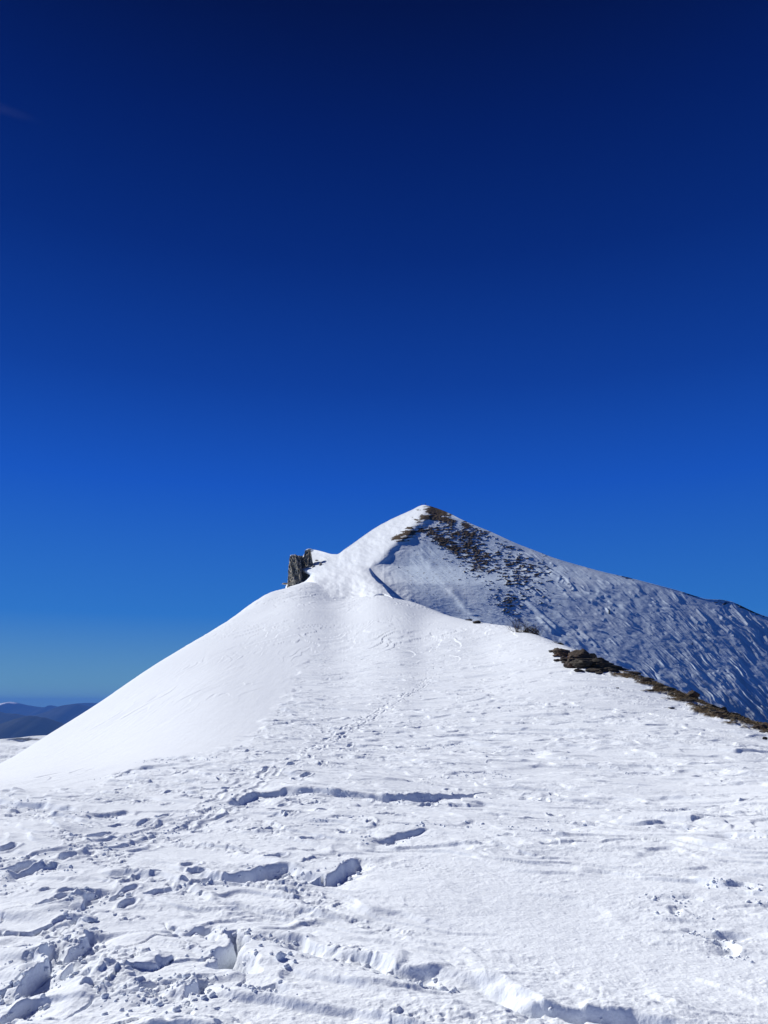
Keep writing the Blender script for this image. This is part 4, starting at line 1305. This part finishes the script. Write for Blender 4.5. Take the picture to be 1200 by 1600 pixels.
haze = mesh_object('haze', hv, hf, hm, smooth=False)
tag(haze, kind='stuff')

# a very faint wisp of thin cloud high in the sky
cm = bpy.data.materials.new('thin_cloud'); cm.use_nodes = True
nt = cm.node_tree; nt.nodes.clear()
co_ = nt.nodes.new('ShaderNodeOutputMaterial'); cv_ = nt.nodes.new('ShaderNodeVolumePrincipled')
tcn = nt.nodes.new('ShaderNodeTexCoord'); ln_ = nt.nodes.new('ShaderNodeVectorMath'); ln_.operation = 'LENGTH'
nt.links.new(tcn.outputs['Object'], ln_.inputs[0])
fall = math_node(nt, 'SUBTRACT', 1.0, ln_.outputs['Value'], True)
nz_c = noise_node(nt, tcn.outputs['Object'], 2.2, 3)
nt.links.new(math_node(nt, 'MULTIPLY', math_node(nt, 'MULTIPLY', fall, nz_c.outputs[0]), 0.0004), cv_.inputs['Density'])
cv_.inputs['Color'].default_value = (0.9, 0.95, 1, 1)
nt.links.new(cv_.outputs[0], co_.inputs['Volume'])
ka, s_a = ks(-70, 146); kb, s_b = ks(72, 193)
pa_ = Vector((ka * 6000, 6000, EYE + s_a * 6000)); pb_ = Vector((kb * 6000, 6000, EYE + s_b * 6000))
vs, fs = ICO[3]
wisp = mesh_object('cloud', vs, fs, cm)
wisp.location = (pa_ + pb_) / 2
wisp.rotation_euler = (pb_ - pa_).to_track_quat('X', 'Z').to_euler()
wisp.scale = ((pb_ - pa_).length / 2, 90, 45)
tag(wisp, 'very faint thin cloud wisp high in the sky at upper left', 'cloud')

# ------------------------------------------------------------------ light
w = bpy.data.worlds.new('World'); scene.world = w; w.use_nodes = True
nt = w.node_tree; nt.nodes.clear()
wo = nt.nodes.new('ShaderNodeOutputWorld'); bg = nt.nodes.new('ShaderNodeBackground')
sky = nt.nodes.new('ShaderNodeTexSky'); sky.sky_type = 'NISHITA'; sky.sun_disc = False
sky.sun_elevation = EL; sky.sun_rotation = AZ
sky.altitude = 2500; sky.air_density = 1.0; sky.dust_density = 0.0; sky.ozone_density = 4.0
gm = nt.nodes.new('ShaderNodeGamma'); gm.inputs[1].default_value = 0.15
nt.links.new(sky.outputs[0], gm.inputs[0])
# high-altitude winter sky: the blue deepens strongly with the height above the horizon
tc = nt.nodes.new('ShaderNodeTexCoord'); sx = nt.nodes.new('ShaderNodeSeparateXYZ')
nt.links.new(tc.outputs['Generated'], sx.inputs[0])
SKYSTOPS = [(0.0, (0.140, 0.292, 0.455)), (0.025, (0.1095, 0.2747, 0.4735)), (0.108, (0.0296, 0.1746, 0.552)), (0.27, (0.0103, 0.0908, 0.503)),
            (0.394, (0.0056, 0.0513, 0.3325)), (0.532, (0.0030, 0.0273, 0.2051)), (0.647, (0.0018, 0.016, 0.1329)), (0.733, (0.0015, 0.0091, 0.0762)), (1.0, (0.001, 0.006, 0.05))]
NISH = [(0.55, 0.70, 0.66), (0.4852, 0.631, 0.6433), (0.2333, 0.3997, 0.6153), (0.0951, 0.1781, 0.3438), (0.0704, 0.1339, 0.2732), (0.0557, 0.1068, 0.225), (0.0481, 0.0925, 0.1981), (0.044, 0.0852, 0.1809), (0.04, 0.08, 0.17)]
FIT = [(1.08, 1.08, 1.0), (1.08, 1.06, 0.98), (0.92, 0.97, 0.98), (0.84, 0.92, 0.94), (0.78, 0.87, 0.90), (0.70, 0.82, 0.88), (0.62, 0.78, 0.88), (0.6, 0.74, 0.85), (0.6, 0.74, 0.85)]
stops = [(p, tuple(0.5 * t / (n / 0.08) ** 0.15 / 0.08 / 4.0 * f for t, n, f in zip(c, nn, ff))) for (p, c), nn, ff in zip(SKYSTOPS, NISH, FIT)]
rp = ramp(nt, sx.outputs[2], stops)
mul = nt.nodes.new('ShaderNodeMix'); mul.data_type = 'RGBA'; mul.blend_type = 'MULTIPLY'; mul.inputs[0].default_value = 1.0
nt.links.new(gm.outputs[0], mul.inputs[6]); nt.links.new(rp.outputs[0], mul.inputs[7])
sc8 = nt.nodes.new('ShaderNodeVectorMath'); sc8.operation = 'SCALE'; sc8.inputs['Scale'].default_value = 8.0
nt.links.new(mul.outputs[2], sc8.inputs[0])
nt.links.new(sc8.outputs[0], bg.inputs[0])
bg.inputs[1].default_value = 0.0755
nt.links.new(bg.outputs[0], wo.inputs[0])

sd_ = bpy.data.lights.new('sun', 'SUN'); sd_.energy = 4.85; sd_.angle = math.radians(0.53); sd_.color = (1.0, 0.972, 0.90)
so = bpy.data.objects.new('sun', sd_); COL.objects.link(so)
so.rotation_euler = (-sun_dir).to_track_quat('-Z', 'Y').to_euler()

scene.view_settings.view_transform = 'Standard'
scene.view_settings.look = 'None'
scene.view_settings.exposure = 0.14
scene.view_settings.gamma = 1.0
scene.view_settings.use_curve_mapping = False
scene.cycles.max_bounces = 6
scene.cycles.diffuse_bounces = 3
scene.cycles.volume_bounces = 0
scene.cycles.use_denoising = True
print('done', time.time() - T0)
